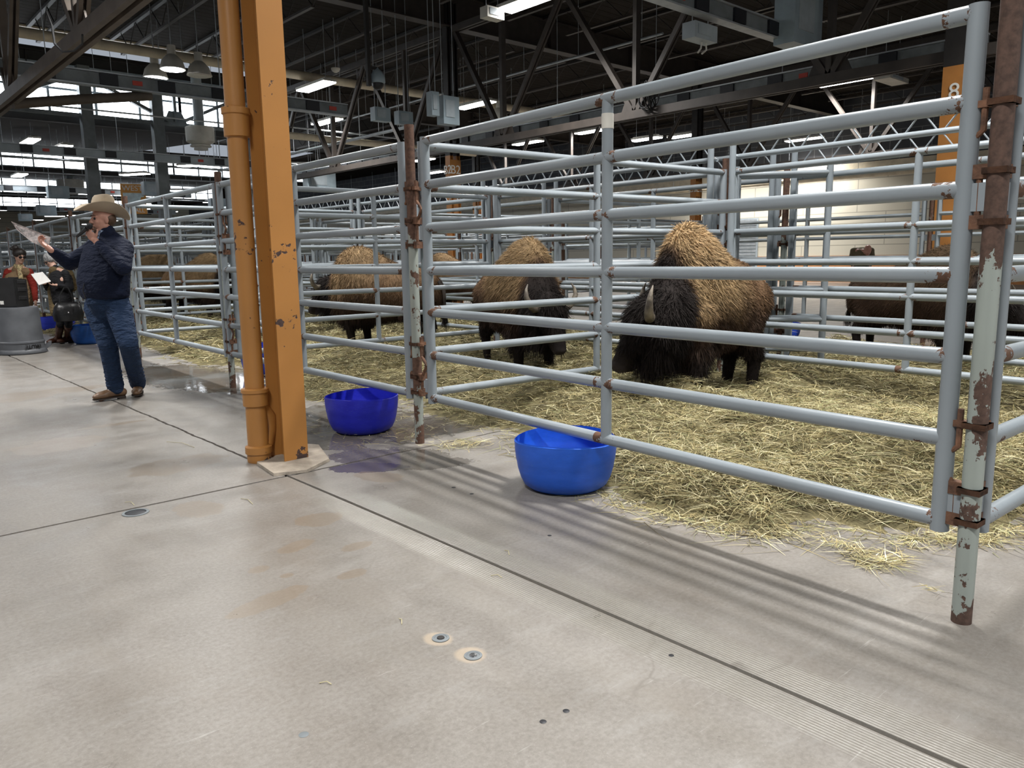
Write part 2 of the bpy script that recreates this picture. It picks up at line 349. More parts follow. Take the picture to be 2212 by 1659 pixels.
# ------------------------------------------------------------------ floor slabs with open joints
def slab(x0, x1, y0, y1, corner=None):
    pts = []
    def edge(ax, ay, bx, by):
        n = max(2, int(math.hypot(bx-ax, by-ay)/.03)) if math.hypot(bx-ax, by-ay) < 25 else 60
        for i in range(n):
            t = i/n; x = ax+(bx-ax)*t; y = ay+(by-ay)*t
            j = .007*mnoise.noise(Vector((x*14, y*14, 0)))+.010*mnoise.noise(Vector((x*3, y*3, 3)))
            if abs(bx-ax) > abs(by-ay): y += j
            else: x += j
            pts.append((x, y))
    edge(x0, y0, x1, y0); edge(x1, y0, x1, y1); edge(x1, y1, x0, y1); edge(x0, y1, x0, y0)
    return pts
gap = .010
FX = [-40, JX, JX+BAYX, JX+2*BAYX, 75]; FY = [-40, JY, JY+BAYY, JY+2*BAYY, 120]
for i in range(4):
    for j in range(4):
        p = slab(FX[i]+gap, FX[i+1]-gap, FY[j]+gap, FY[j+1]-gap); n = len(p)
        b = MB(); vs = [(x, y, 0) for x, y in p]+[(x, y, -.035) for x, y in p]
        b.add(vs, [tuple(range(n))]+[(k, n+k, n+(k+1) % n, (k+1) % n) for k in range(n)])
        o = struct(b.build('floor', M['floor'], smooth=False))
        if o.location.z < -.03: pass
b = MB(); b.bbox((-40, -40, -.06), (75, 120, -.02)); struct(b.build('floor', M['joint'], smooth=False))
# diamond plinth round the column foot
b = MB()
ring = [(G(555, 1004)), (G(592, 1029)), (G(664, 1021)), (G(713, 996)), (G(690, 965)), (G(600, 958))]
b.add([(x, y, .001) for x, y in ring]+[(x*.985+JX*.015, y*.985+(JY+.25)*.015, .018) for x, y in ring], [(6, 7, 8, 9, 10, 11)]+[(k, (k+1) % 6, 6+(k+1) % 6, 6+k) for k in range(6)])
o = b.build('column_plinth', M['plinth']); tag(o, 'low rough concrete footing patch under the chipped orange column', 'plinth')

# ------------------------------------------------------------------ columns
def column(x, y, dz=3.85, w=.165, dp=.20, label='', mat='orange', top=7.4, group=None):
    r = thing('column', (x, y, 0), label, 'column', 0, group)
    z0 = .012
    def H(z0, z1, m, nm):
        c = MB(); c.bbox((-w/2, -dp/2, z0), (w/2, -dp/2+.012, z1)); c.bbox((-w/2, dp/2-.012, z0), (w/2, dp/2, z1)); c.bbox((-.006, -dp/2+.012, z0), (.006, dp/2-.012, z1))
        c.build(nm, m, r, smooth=False)
    H(z0, dz, M[mat], 'painted_shaft'); H(dz, top, M['steel_dark'], 'upper_shaft')
    return r
xa, ya = G(613, 1001.5); xb, yb = G(668, 994)
cw = math.hypot(xb-xa, yb-ya)
column((xa+xb)/2, (ya+yb)/2+.10, 7.4, cw, .21, 'thick orange steel column with chipped paint in the foreground')
def big_column(x, y, label, dz=3.8, w=.5, group=None, txt=None):
    r = thing('column', (x, y, 0), label, 'column', 0, group)
    for nm, a, c, m in (('painted_shaft', .012, dz, M['orange_flat']), ('upper_shaft', dz, 7.4, M['steel_dark'])):
        q = MB()
        for sx in (-1, 1):
            q.bbox((sx*w/2-.01, -w*.32, a), (sx*w/2+.01, w*.32, c)); q.bbox((sx*w*.2-.01, -w*.3, a), (sx*w*.2+.01, w*.3, c))
            q.bbox((min(sx*w/2, sx*w*.2), -.012, a), (max(sx*w/2, sx*w*.2), .012, c))
        z = a+.4
        while z < c-.3: q.box((0, -w*.3, z), (w*.4, .012, .08)); z += 1.1
        q.build(nm, m, r, smooth=False)
    if txt:
        k = MB(); k.box((0, -w*.34, 3.45), (.34, .01, .5)); k.build('number_plate', M['orange_flat'], r, smooth=False)
        text_mesh(txt, .3, M['lettering'], 'column_number', Matrix.Rotation(PI/2, 3, 'X'), (0, -w*.36, 3.45), r)
        text_mesh(txt, .3, M['lettering'], 'column_number', Matrix.Rotation(-PI/2, 3, 'Z') @ Matrix.Rotation(PI/2, 3, 'X'), (-w/2-.02, 0, 3.45), r)
    return r
big_column(JX+BAYX, JY, 'wide orange built-up column behind the right end of the front fence', w=.52, txt='8')
big_column(JX+BAYX, JY+BAYY, 'orange column marked B2 beyond the middle pens', w=.30, txt='B2')
big_column(JX+2*BAYX, JY+BAYY, 'orange column marked C2 in front of the cream far wall', w=.34, txt='C2')
big_column(JX-.06, JY+BAYY-.2, 'orange column at the left edge of the hall behind the women', w=.42)
big_column(JX+2*BAYX, JY+2*BAYY, 'small far orange column in front of the dark block wall', w=.30)
for (q, r_) in ((1, 2), (0, 2)):
    x, y = JX+q*BAYX, JY+r_*BAYY
    k = thing('column', (x, y, 0), ('grey' if q else 'grey')+' steel hall column under the bright clerestory, '+('right' if q else 'left')+' one', 'column')
    c = MB(); c.bbox((-.18, -.02, .0), (.18, .02, 7.2)); c.bbox((-.18, -.15, .0), (-.15, .15, 7.2)); c.bbox((.15, -.15, .0), (.18, .15, 7.2)); c.build('shaft', M['steel_grey'], k, smooth=False)
for (u, v) in ((192, 700), (343, 700)):
    d = ray(u, 300); t = 27.2/d[1]; x = d[0]*t
    k = MB(); k.bbox((x-.17, 27.05, 0), (x+.17, 27.35, 7.2)); o = k.build('column', M['steel_grey'], smooth=False)
    tag(o, 'grey boxed column rising past the bright clerestory, '+('left one' if u < 200 else 'right one, beside the round diffuser'), 'column')
# downpipe
px, py = G(557, 1000); px += .03; py += .04
r = thing('downpipe', (px, py, 0), 'orange cast-iron downpipe with bell joints standing beside the chipped column', 'pipe')
b = MB(); R0 = .060
b.lathe((0, 0, 0), [(.072, 0), (.075, .01), (.075, .055), (.084, .058), (.084, .10), (R0+.006, .11), (R0+.006, .30), (R0+.004, .36), (.078, .37), (.078, .45), (.086, .455), (.086, .475), (.078, .48), (R0, .482), (R0, 2.02), (.076, 2.025), (.076, 2.15), (.084, 2.155), (.084, 2.19), (.07, 2.195), (R0, 2.2), (R0, 7.4)], 36)
b.build('pipe', M['orange'], r)
b = MB(); b.tube([(.05, .0, .10), (.09, .03, .2), (.085, .02, .28), (.03, 0, .38)], [.045, .05, .05, .04], 16); b.build('branch', M['orange'], r)

# ------------------------------------------------------------------ fences
RR, RV = .0285, .031
RZ = [2.025, 1.752, 1.478, 1.199, .925, .640, .349]
def panel_proto(L, simple=False, wear='pipe'):
    root = thing('livestock_fence', (0, 0, 0), 'x', 'fence')
    m = M[wear]
    x0, x1 = .095, L-.095
    if simple:
        b = MB()
        for z in RZ: b.tube([(x0, 0, z), (x1, 0, z)], RR, 6)
        for x in (x0, (x0+x1)/2, x1): b.tube([(x, 0, .30), (x, 0, 2.05)], RV, 6)
        for x in (x0-.04, x1+.04):
            for z in (.45, 1.45): b.box((x, 0, z), (.09, .03, .08))
        b.build('rails', m, root); return root
    xm = (x0+x1)/2
    for z in RZ:
        b = MB(); b.tube([(q, 0, z) for q in (x0, x0+.035, x0+.10, xm-.07, xm-.028, xm+.028, xm+.07, x1-.10, x1-.035, x1)], RR, 14); o = b.build('rail', m, root)
        o.data.materials.append(M['weld_rust'])
        for f in o.data.polygons:
            if min(abs(f.center.x-q) for q in (x0+.05, xm, x1-.05)) < .056: f.material_index = 1
    for x, a, c in ((x0, .31, 2.05), (x1, .31, 2.05)):
        b = MB(); b.tube([(x, 0, a), (x, 0, c)], RV, 14); b.build('upright', m, root)
    b = MB()
    for k in range(6): b.tube([(xm, 0, RZ[k]), (xm, 0, RZ[k+1])], RV*.9, 14, False)
    b.build('upright', m, root)
    for x, s in ((x0, -1), (x1, 1)):
        for z in (1.45, .425):
            b = MB(); b.box((x+s*.042, 0, z), (.05, .03, .09)); b.build('hinge_tab', m, root)
    return root
PROTO = panel_proto(SP); PROTO_S = panel_proto(SP, True, 'pipe_far')
def post(x, y, label, near=True, group=None, sides=(1, 3), top=2.2, wear='post'):
    """round post: loc at its foot; sides = directions (radians) of the fitted panels"""
    if not near:
        b = MB(); b.tube([(x, y, 0), (x, y, top)], .033, 8); o = b.build('fence_post', M['post_far']); return tag(o, label, 'post', group)
    r = thing('fence_post', (x, y, 0), label, 'post', 0, group)
    b = MB(); b.tube([(0, 0, 0), (0, 0, .09), (0, 0, top)], .0325, 20); b.build('pole', M[wear], r)
    for a in sides:
        Rz = Matrix.Rotation(a, 3, 'Z')
        for zs in ((1.74, 1.53, 1.37), (.70, .475, .365)):
            for k, z in enumerate(zs):
                b = MB(); b.box(Rz @ Vector((.045, 0, z)), (.05, .034, .022 if k == 0 else .045), Rz); b.box(Rz @ Vector((0, 0, z)), (.074, .074, .02), Rz); b.build('bracket', M['rust'], r, smooth=False)
            hz = zs[0]-zs[2]
            b = MB(); o = [(.052, zs[0]+.05), (.052, zs[0]-.08), (.085, zs[0]-.11), (.112, zs[0]-.14), (.085, zs[0]-.18), (.052, zs[1]+.0), (.05, zs[2]-.01)]
            b.tube([Rz @ Vector((q, .004, z)) for q, z in o], .0105, 8); b.build('drop_pin', M['rust'], r)
    return r
fa = ANG; fb = ANG-PI/2
ORD = ['', 'first', 'second', 'third', 'fourth', 'fifth', 'sixth', 'seventh', 'eighth', 'ninth', 'tenth', 'eleventh', 'twelfth', 'thirteenth', 'fourteenth', 'fifteenth', 'sixteenth', 'seventeenth', 'eighteenth']
def vis(P, m=60, zs=(.3, 2.05)):
    for z in zs:
        u, v, k = PROJ((P[0], P[1], z))
        if k > .4 and -m-150 < u < 2212+m+150 and k < 90: return True
    return False
ROWS = [(0, 1), (1.3, 2.3), (2.6, 3.6), (3.9, 4.9)]
LINES = [0, 1, 1.3, 2.3, 2.6, 3.6, 3.9, 4.9]
LNAME = {0: 'aisle-side front line', 1: 'back of the first row', 1.3: 'front of the second row', 2.3: 'back of the second row', 2.6: 'near side of the third pen row', 3.6: 'far side of the third pen row', 3.9: 'near side of the last pen row', 4.9: 'far side of the last pen row'}
P0 = G(2076, 1342); P1b = G(907, 957)
def setpanel(a, b, label, near=True, group=None):
    """one panel stood between post feet a and b"""
    src = PROTO if near else PROTO_S
    o = dup(src, (a[0], a[1], 0), math.atan2(b[1]-a[1], b[0]-a[0]), label, group)
    return o
def where(s): # counting from the rusty foreground post (s=-1)
    return ORD[s+2] if 0 < s+2 < len(ORD) else 'last'
for t in LINES:
    for s in range(-3, 13):
        A, B = grid(s, t), grid(s+1, t)
        if not (vis(A) or vis(B)): continue
        if t == 0 and s < -1: continue
        if t == 0 and s == -1: A, B = P0, P1b
        if t == 0 and s == 0: A = P1b
        if (t >= 2.6 and s < 2) or (t >= 3.9 and s < 5): continue
        d = PROJ((A[0], A[1], 1))[2]
        near = (t <= 1.3 and s <= 3) or (t == 0 and s < 5)
        if t == 0:
            lab = {-1: 'nearest large grey pipe panel between the rusty foreground post and the middle post', 0: 'grey pipe panel behind the orange column with the dark blue tub below it', 1: 'grey pipe panel on the aisle just beyond the orange downpipe', 2: 'grey pipe panel right behind the man in the cowboy hat'}.get(s, 'grey pipe fence on the aisle line, %s from the rusty corner post' % ORD[min(s+2, 16)])
            setpanel(A, B, lab, near)
        elif t <= 2.3:
            setpanel(A, B, 'grey pipe fence, %s from the right on the %s' % (ORD[s+4], LNAME[t]), near)
        else:
            setpanel(A, B, 'far grey pipe fence on the %s' % LNAME[t], False, 'distant pen panels, '+LNAME[t])
for s in range(-3, 14):
    for ri, (t0, t1) in enumerate(ROWS):
        A, B = grid(s, t0), grid(s, t1)
        if not (vis(A) or vis(B)) or (s < -1 and t0 == 0): continue
        if ri == 1 and s == 0: continue
        if (ri == 2 and s < 2) or (ri == 3 and s < 5): continue
        if ri == 0 and s == -1: A = P0
        if ri == 0 and s == 0: A = P1b
        near = ri == 0 and s <= 3
        if ri == 0:
            lab = {-1: 'grey pipe panel running back from the rusty foreground post at the right edge', 0: 'grey pipe divider panel running back from the middle post behind the large bison', 1: 'grey pipe divider panel between the second bison and the side-on bison'}.get(s, 'grey pipe divider between first-row pens, %s from the right' % ORD[s+2])
            setpanel(A, B, lab, near)
        elif ri == 1: setpanel(A, B, 'grey pipe divider between second-row pens, %s from the right' % ORD[s+4], near)
        else: setpanel(A, B, 'far grey divider fence in the distant pens', False, 'distant divider panels')
for t in LINES:
    for s in range(-3, 14):
        A = grid(s, t)
        if not vis(A) or (t == 0 and s < -1) or (t >= 2.6 and s < 2) or (t >= 3.9 and s < 5): continue
        if t == 0 and s in (-1, 0): A = P0 if s == -1 else P1b
        near = t == 0 and s <= 3 or t in (1, 1.3) and s <= 2
        sides = (fa, fb) if (t == 0 and s == -1) else ((fa, fa+PI, fb) if t == 0 else (fa, fa+PI))
        if t == 0: lab = {-1: 'rusty pale-painted corner post in the right foreground', 0: 'rusty post in the middle between two blue tubs', 1: 'brown weathered post left of the orange downpipe', 2: 'brown post behind the man in the cowboy hat'}.get(s, 'brown post on the aisle line, %s from the rusty corner post' % ORD[min(16, s+2)]); g = None
        elif t <= 1.3: lab = 'rusty post, %s from the right on the %s' % (ORD[s+4], LNAME[t]); g = None
        else: lab = 'far rusty post on the '+LNAME[t]; g = 'far posts, '+LNAME[t]
        post(A[0], A[1], lab, near, g, sides, 2.75 if (t == 0 and s == -1) else 2.15, 'post' if s == -1 and t == 0 else 'post_mid')
# alley frames: tall uprights beside the posts and zigzag headers above the two lines
def header(s, t):
    A, B = grid(s, t), grid(s+1, t); r = thing('fence_header', (A[0], A[1], 0), 'zigzag pipe header, %s from the right above the %s' % (ORD[s+4], LNAME[t]), 'fence', ANG)
    L = SP; zt, zb = 2.30, 2.155
    for z in (zt, zb): b = MB(); b.tube([(.10, 0, z), (L-.10, 0, z)], .024, 10); b.build('chord', M['pipe'], r)
    for x in (.10+.02, L-.12): b = MB(); b.tube([(x, .07, 0), (x, .07, zt)], .030, 12); b.tube([(x, 0, zt), (x, .07, zt)], .024, 8); b.tube([(x, 0, zb), (x, .07, zb)], .024, 8); b.build('upright', M['pipe'], r)
    b = MB(); n = 11; pts = []
    for k in range(n*2+1):
        x = .15+(L-.3)*k/(n*2); z = zb if k % 2 == 0 else zt
        pts += [(x-.015, 0, z), (x+.015, 0, z)]
    b.tube(pts, .007, 6); b.build('zigzag_rod', M['pipe'], r)
for t in (1, 1.3):
    for s in range(-3, 5):
        if vis(grid(s, t)) or vis(grid(s+1, t)): header(s, t)
# spare gates folded together in the alley corner behind the large bison
gx, gy = grid(.02, 1.08)
for k in range(3):
    r = thing('alley_gate', (gx+.11*k, gy+.06*k, 0), ['nearest', 'middle', 'farthest'][k]+' of three narrow grey gates folded in the alley behind the large bison', 'gate', math.radians(-52))
    for z in RZ: b = MB(); b.tube([(0, 0, z), (.85, 0, z)], .024, 10); b.build('rail', M['pipe'], r)
    for x in (0, .85): b = MB(); b.tube([(x, 0, .2), (x, 0, 2.1)], .028, 12); b.build('upright', M['pipe'], r)
# loose pipes on the hay behind the front pen
for k, (a, c) in enumerate((((1720, 822), (2060, 862)), ((1790, 855), (2060, 888)))):
    A = G(*a, .05); B = G(*c, .05); b = MB(); b.tube([(A[0], A[1], .05), (B[0], B[1], .05)], .035, 12)
    tag(b.build('loose_pipe', M['rust']), 'rusty brown pipe lying on the hay at the back of the pen, '+('farther' if k == 0 else 'nearer')+' one', 'pipe')
# maker's sticker on the nearest panel
st = [o for o in COL.objects if o.get('label', '').startswith('nearest large grey')][0]
b = MB(); xm = SP/2; b.lathe((xm, 0, 0), [(.0295, 1.885), (.0297, 1.885), (.0297, 1.955), (.0295, 1.955)], 16); b.build('sticker', M['white'], st)
for o in list(PROTO.children)+list(PROTO_S.children): bpy.data.objects.remove(o)
bpy.data.objects.remove(PROTO); bpy.data.objects.remove(PROTO_S)

# ------------------------------------------------------------------ roof over the front hall
DZ = 7.6
def roofz(x, y):
    if y < 25.1 or (x > 12.45 and y < 43.7): return DZ
    if y < 27.7: return DZ+.35
    for a, c in ((27.7, 43.7), (43.7, 59.7), (59.7, 75.7), (75.7, 91.8)):
        if a <= y < c: return 5.73+.99*(y-a)/(c-a)
    return 6.7
def deck(x0, x1, y0, y1, z0, z1=None, name='ceiling'):
    z1 = z0 if z1 is None else z1
    b = MB(); b.add([(x0, y0, z0), (x1, y0, z0), (x1, y1, z1), (x0, y1, z1), (x0, y0, z0+.15), (x1, y0, z0+.15), (x1, y1, z1+.15), (x0, y1, z1+.15)],
                    [(0, 1, 2, 3), (7, 6, 5, 4), (0, 4, 5, 1), (1, 5, 6, 2), (2, 6, 7, 3), (3, 7, 4, 0)])
    return struct(b.build(name, M['deck'], smooth=False))
XL, XW = -16.0, 33.2
Y3 = JY+2*BAYY
deck(XL, XW, -16, Y3-2.6, DZ); deck(JX+BAYX, XW, Y3-2.6, 43.7, DZ)
def girder(x0, x1, y, z0, z1, label):
    b = MB(); b.bbox((x0, y-.01, z0), (x1, y+.01, z1)); b.bbox((x0, y-.15, z0), (x1, y+.15, z0+.025)); b.bbox((x0, y-.15, z1-.025), (x1, y+.15, z1))
    x = x0+1.2
    while x < x1: b.bbox((x-.008, y-.13, z0), (x+.008, y+.13, z1)); x += 3.4
    return tag(b.build('roof_girder', M['steel_brown'], smooth=False), label, 'girder')
girder(XL, XW-.05, JY+BAYY, 6.83, DZ-.02, 'deep brown plate girder crossing the roof beyond the chipped orange column')
girder(XL, XW-.05, JY, 6.83, DZ-.02, 'deep brown plate girder crossing the roof above the front fence')
girder(XL, XW-.05, Y3, 6.83, DZ-.02, 'farthest brown plate girder, over the far pens')
def joist(x, y0, y1, grp):
    r = thing('bar_joist', (x, y0, 0), 'dark open-web steel joist under the roof deck, '+grp, 'joist', 0, 'roof joists '+grp)
    L = y1-y0; zt, zb = DZ-.05, DZ-.62
    b = MB(); b.bbox((-.05, .16, zt-.03), (.05, L-.16, zt+.04)); b.build('top_chord', M['steel_dark'], r, smooth=False)
    b = MB(); b.bbox((-.045, 1.0, zb-.03), (.045, L-1.0, zb+.02)); b.build('bottom_chord', M['steel_brown'], r, smooth=False)
    b = MB(); n = int((L-2)/.62); pts = [(0, .3, zt)]+[(0, 1.0+(L-2)*k/n, zb if k % 2 == 0 else zt) for k in range(n+1)]+[(0, L-.3, zt)]
    b.tube(pts, .014, 4, False); b.build('web_rod', M['steel_dark'], r, smooth=False)
def joist_bay(x0, x1, y0, y1, grp, stp=2.05):
    x = x0
    while x < x1:
        joist(x, y0, y1, grp); x += stp
joist_bay(3.2, XW-1, JY, JY+BAYY, 'nearest bay')
joist_bay(1.1, JX+BAYX, JY+BAYY, Y3-2.6, 'middle bay left of the clerestory')
joist_bay(JX+BAYX+1.0, XW-1, JY+BAYY, Y3, 'middle bay on the right')
joist_bay(JX+BAYX+1.0, XW-1, Y3, 39.2, 'far bay')
joist_bay(14.4, XW-1, -7, JY, 'bay at the right edge')
def truss(x, y0, y1, label, zb=3.98, zt=6.75, m='steel_brown', k=.15, rz=0.0):
    r = thing('roof_truss', (x, y0, 0), label, 'truss', rz); L = y1-y0
    def bar(nm, a, b_, w_=.10, h_=.10):
        a, b_ = Vector(a), Vector(b_); d = b_-a; q = MB(); R = d.to_track_quat('Y', 'Z').to_matrix()
        q.box((a+b_)/2-R @ Vector((w_*.38, 0, 0)), (w_*.42, d.length, h_), R); q.box((a+b_)/2+R @ Vector((w_*.38, 0, 0)), (w_*.42, d.length, h_), R); q.box((a+b_)/2+R @ Vector((0, 0, h_*.45)), (w_, d.length, .012), R)
        q.build(nm, M[m], r, smooth=False)
    bar('bottom_chord', (0, .2, zb), (0, L-.2, zb), .17, k); bar('top_chord', (0, .2, zt), (0, L-.2, zt), .17, k)
    nodes_b = [L/6, L/2, 5*L/6]; nodes_t = [.2, L/3, 2*L/3, L-.2]
    for i, yb in enumerate(nodes_b):
        for yt in (nodes_t[i], nodes_t[i+1]): bar('diagonal', (0, yb, zb), (0, yt, zt), .11, .10)
        bar('vertical', (0, yb, zb), (0, yb, zt), .11, .09)
        g = MB(); g.add([(-.012, yb-.42, zb-.05), (-.012, yb+.42, zb-.05), (-.012, yb+.2, zb+.42), (-.012, yb-.2, zb+.42), (.012, yb-.42, zb-.05), (.012, yb+.42, zb-.05), (.012, yb+.2, zb+.42), (.012, yb-.2, zb+.42)],
                        [(0, 1, 2, 3), (7, 6, 5, 4), (0, 4, 5, 1), (1, 5, 6, 2), (2, 6, 7, 3), (3, 7, 4, 0)]); g.build('gusset_plate', M[m], r, smooth=False)
M['steel_tan'] = plain('dusty_tan_steel', (.105, .083, .066), .6, 0, .15, 3)
truss(2.86, JY+.2, JY+BAYY+1.6, 'near brown steel truss crossing the top left corner beyond the chipped orange column', 4.0, 6.9, 'steel_tan', .17)
truss(-4, 27.25, 27.25+16.4, 'grey steel truss hanging in front of the first clerestory band', 5.75, 7.0, 'steel_grey', .10, -PI/2)
q = MB(); q.tube([(2.9, 15.6, 3.92), (3.9, 15.7, 4.12), (5.2, 15.85, 4.36)], .085, 12); tag(q.build('truss_brace', M['steel_tan']), 'round diagonal brace joining the near truss to the busway at far left', 'brace')
truss(JX+BAYX, JY, JY+BAYY, 'brown steel truss ending at the wide orange column on the right')
truss(JX+BAYX, JY+BAYY, Y3, 'brown steel truss beyond the column marked B2')
truss(JX+2*BAYX, JY, JY+BAYY, 'far brown steel truss beyond the right-hand orange column')
truss(JX+2*BAYX, JY+BAYY, Y3, 'far brown steel truss over the last pens near the block wall')
truss(JX+BAYX, JY-BAYY, JY, 'brown steel truss entering at the right edge beside the wide orange column')
# ------------------------------------------------------------------ saw-tooth roof and clerestory glass on the left
def teeth():
    ys = [Y3, 43.7, 59.7, 75.7]; n = 0
    for i, y in enumerate(ys):
        xr = JX+BAYX+.1 if i == 0 else 24.0
        zt = 7.25 if i == 0 else 6.75; zb = 5.85
        ye = ys[i+1] if i < 3 else 91.7
        deck(XL, xr, y, ye, zb-.12, 6.72)
        x = XL
        while x < xr-.5:
            x1 = min(x+5.2, xr)
            if PROJ((x1, y, 6.5))[0] > -60:
                n += 1; fr = MB()
                for a in np.linspace(x, x1, 5): fr.bbox((a-.035, y-.05, zb), (a+.035, y+.03, zt))
                for z in (zb, (zb+zt)/2, zt): fr.bbox((x, y-.045, z-.03), (x1, y+.025, z+.03))
                f = struct(fr.build('window_%d' % n, M['duct_grey'], smooth=False))
                g = MB(); g.bbox((x+.01, y+.03, zb), (x1-.01, y+.045, zt)); g.build('window_glass', M['sky_glass'], f, org=f.location, smooth=False)
            x = x1
        b = MB(); b.bbox((XL, y-.02, zt+.03), (xr, y+.1, DZ+.1 if i == 0 else 7.0)); struct(b.build('trim_%d' % (i+1), M['steel_dark'], smooth=False))
        b = MB(); b.bbox((XL, y-.12, zb-.30), (xr, y+.06, zb-.04)); struct(b.build('trim_%d' % (i+5), M['steel_dark'], smooth=False))
    # step between the low deck and the first clerestory
    deck(XL, JX+BAYX, Y3-2.6, Y3-.05, DZ+.35)
    b = MB(); b.bbox((XL, Y3-2.65, DZ-.05), (JX+BAYX, Y3-2.5, DZ+.4)); struct(b.build('trim_9', M['cream'], smooth=False))
teeth()
# ------------------------------------------------------------------ walls
def wallbox(name, a, c, m): b = MB(); b.bbox(a, c); return struct(b.build(name, M[m], smooth=False))
wallbox('wall_right', (XW, -16, 1.12), (XW+.3, 92, 4.75), 'siding')
wallbox('wall_right', (XW-.02, -16, 0), (XW+.3, 92, 1.12), 'wainscot')
wallbox('wall_right', (XW, -16, 4.9), (XW+.3, 92, 8), 'block')
wallbox('trim_10', (XW-.25, -16, 4.62), (XW+.1, 92, 4.92), 'cream')
wallbox('wall_back', (XL, 91.7, 0), (XW, 92, 7.6), 'siding')
deck(24, XW, 43.7, 91.7, DZ)
# roll-up door in the cream wall
yd0 = 33.2*math.tan(math.radians(48.19-math.degrees(math.atan((1634-1106)/CF)))); 
b = MB(); b.bbox((XW-.06, yd0, 0), (XW-.01, yd0+2.4, 2.9)); o = struct(b.build('door_1', M['duct_grey'], smooth=False))
b = MB()
for k in range(18): b.bbox((XW-.08, yd0+.08, .1+k*.155), (XW-.055, yd0+2.32, .1+k*.155+.11))
b.build('slats', M['rod'], o, org=o.location, smooth=False)

# ------------------------------------------------------------------ lamps
def highbay(x, y, z=6.0, L=1.5, label='', group=None, near=True, top=DZ, rot=0):
    top = roofz(x, y)+.01
    if z > top-.4: z = top-.45
    r = thing('ceiling_light', (x, y, z), label, 'light', rot, group)
    b = MB(); b.bbox((-.20, -L/2, .0), (.20, L/2, .06)); b.bbox((-.10, -L/2+.1, .06), (.10, L/2-.1, .11)); b.build('housing', M['white'], r, smooth=False)
    b = MB(); b.bbox((-.185, -L/2+.02, -.035), (.185, L/2-.02, -.001)); b.build('diffuser', M['lamp'] if near else M['lamp_far'], r, smooth=False)
    for s in (-1, 1):
        b = MB(); b.tube([(0, s*L*.35, .1), (0, s*L*.35, top-z)], .008, 6); b.build('hanger_rod', M['rod'], r)
    if near:
        ld = bpy.data.lights.new('high_bay', 'AREA'); ld.shape = 'RECTANGLE'; ld.size = .36; ld.size_y = L; ld.energy = LAMP_W; ld.color = (1, .985, .96); ld.spread = math.radians(132)
        lo = bpy.data.objects.new('lamp_light', ld); COL.objects.link(lo); lo.parent = r; lo.location = (0, 0, -.045)
LAMPS = [((1150, 0), 'bright LED high-bay light at the top centre, nearest one'), ((682, 186), 'LED high-bay light just right of the orange column'), ((706, 262), 'smaller high-bay light below the one beside the orange column'),
         ((1280, 283), 'LED high-bay light behind the top rail of the nearest panel'), ((1140, 308), 'small high-bay light left of the top-rail light'), ((1540, 317), 'LED light level with the second rail of the nearest panel'),
         ((1825, 175), 'LED high-bay light with a battery unit left of the wide orange column'), ((62, 279), 'bright tilted light hanging at the far left edge'), ((1027, 226), 'small round-looking light above the middle pens'), ((1735, 343), 'long far light seen through the zigzag header')]
for (u, v), lb in LAMPS:
    x, y = G(u, v, 6.0)
    if x > XW-1: x, y = G(u, v, 5.2)
    highbay(x, y, 6.0 if x < XW-1 else 5.2, 1.6, lb, top=DZ if y < 27 else 6.3)
# the same lamps carry on over the aisle, above and behind the camera
for i, (x, y) in enumerate(((4.75, 2.6), (4.3, 10.0), (5.0, -4.0), (10.2, 1.2), (10.4, -8.5), (-1.5, 9.8), (-1.2, .6), (-2, 19.5), (3.2, -7.5), (21.5, 0.5), (-10, 6))):
    highbay(x, y, 6.0, 1.6, 'LED high-bay light over the aisle outside the picture', 'high-bay lights outside the frame')
k = 0
for y in np.arange(31.5, 88, 7.5):
    for x in np.arange(-2, 23, 4.6):
        u, v, d = PROJ((x, y, 5.2))
        if -20 < u < 720 and d > 5: highbay(x, y, 5.0 if k % 2 else 5.3, 1.5, 'small far high-bay light in the left part of the hall', 'far lights in the left hall', False, 5.75, rot=(k % 3)*.5); k += 1
for (u, v) in ((940, 372), (1395, 300), (1478, 293), (915, 345), (1120, 420), (1640, 352)):
    x, y = G(u, v, 5.6)
    if x < XW-.5 and y < 90: highbay(x, y, 5.6, 1.3, 'tiny far high-bay light over the right-hand pens', 'far lights over the right pens', False)
# bell-shaped high-bay lamps in the upper left
for (u, v, lb, on) in ((335, 155, 'lit bell-shaped lamp in the upper left, left of its pair', True), (372, 136, 'lit small bell lamp in the upper left, right of the brightest', True), (430, 150, 'unlit white bell-shaped lamp left of the downpipe', False), (1078, 246, 'unlit white bell-shaped lamp above the middle pens', False)):
    x, y = G(u, v, 6.0); r = thing('bell_lamp', (x, y, 5.85), lb, 'light')
    b = MB(); b.lathe((0, 0, 0), [(.30, 0), (.29, .03), (.24, .20), (.15, .30), (.10, .34), (.10, .55), (.02, .56)], 24); b.build('shade', M['white'], r)
    b = MB(); b.lathe((0, 0, 0), [(.02, -.012), (.26, -.012), (.26, -.002), (.02, -.002)], 24); b.build('lens', M['lamp_far'] if on else M['white'], r)
    b = MB(); b.tube([(0, 0, .5), (0, 0, DZ-5.85)], .012, 6); b.build('hanger_rod', M['rod'], r)

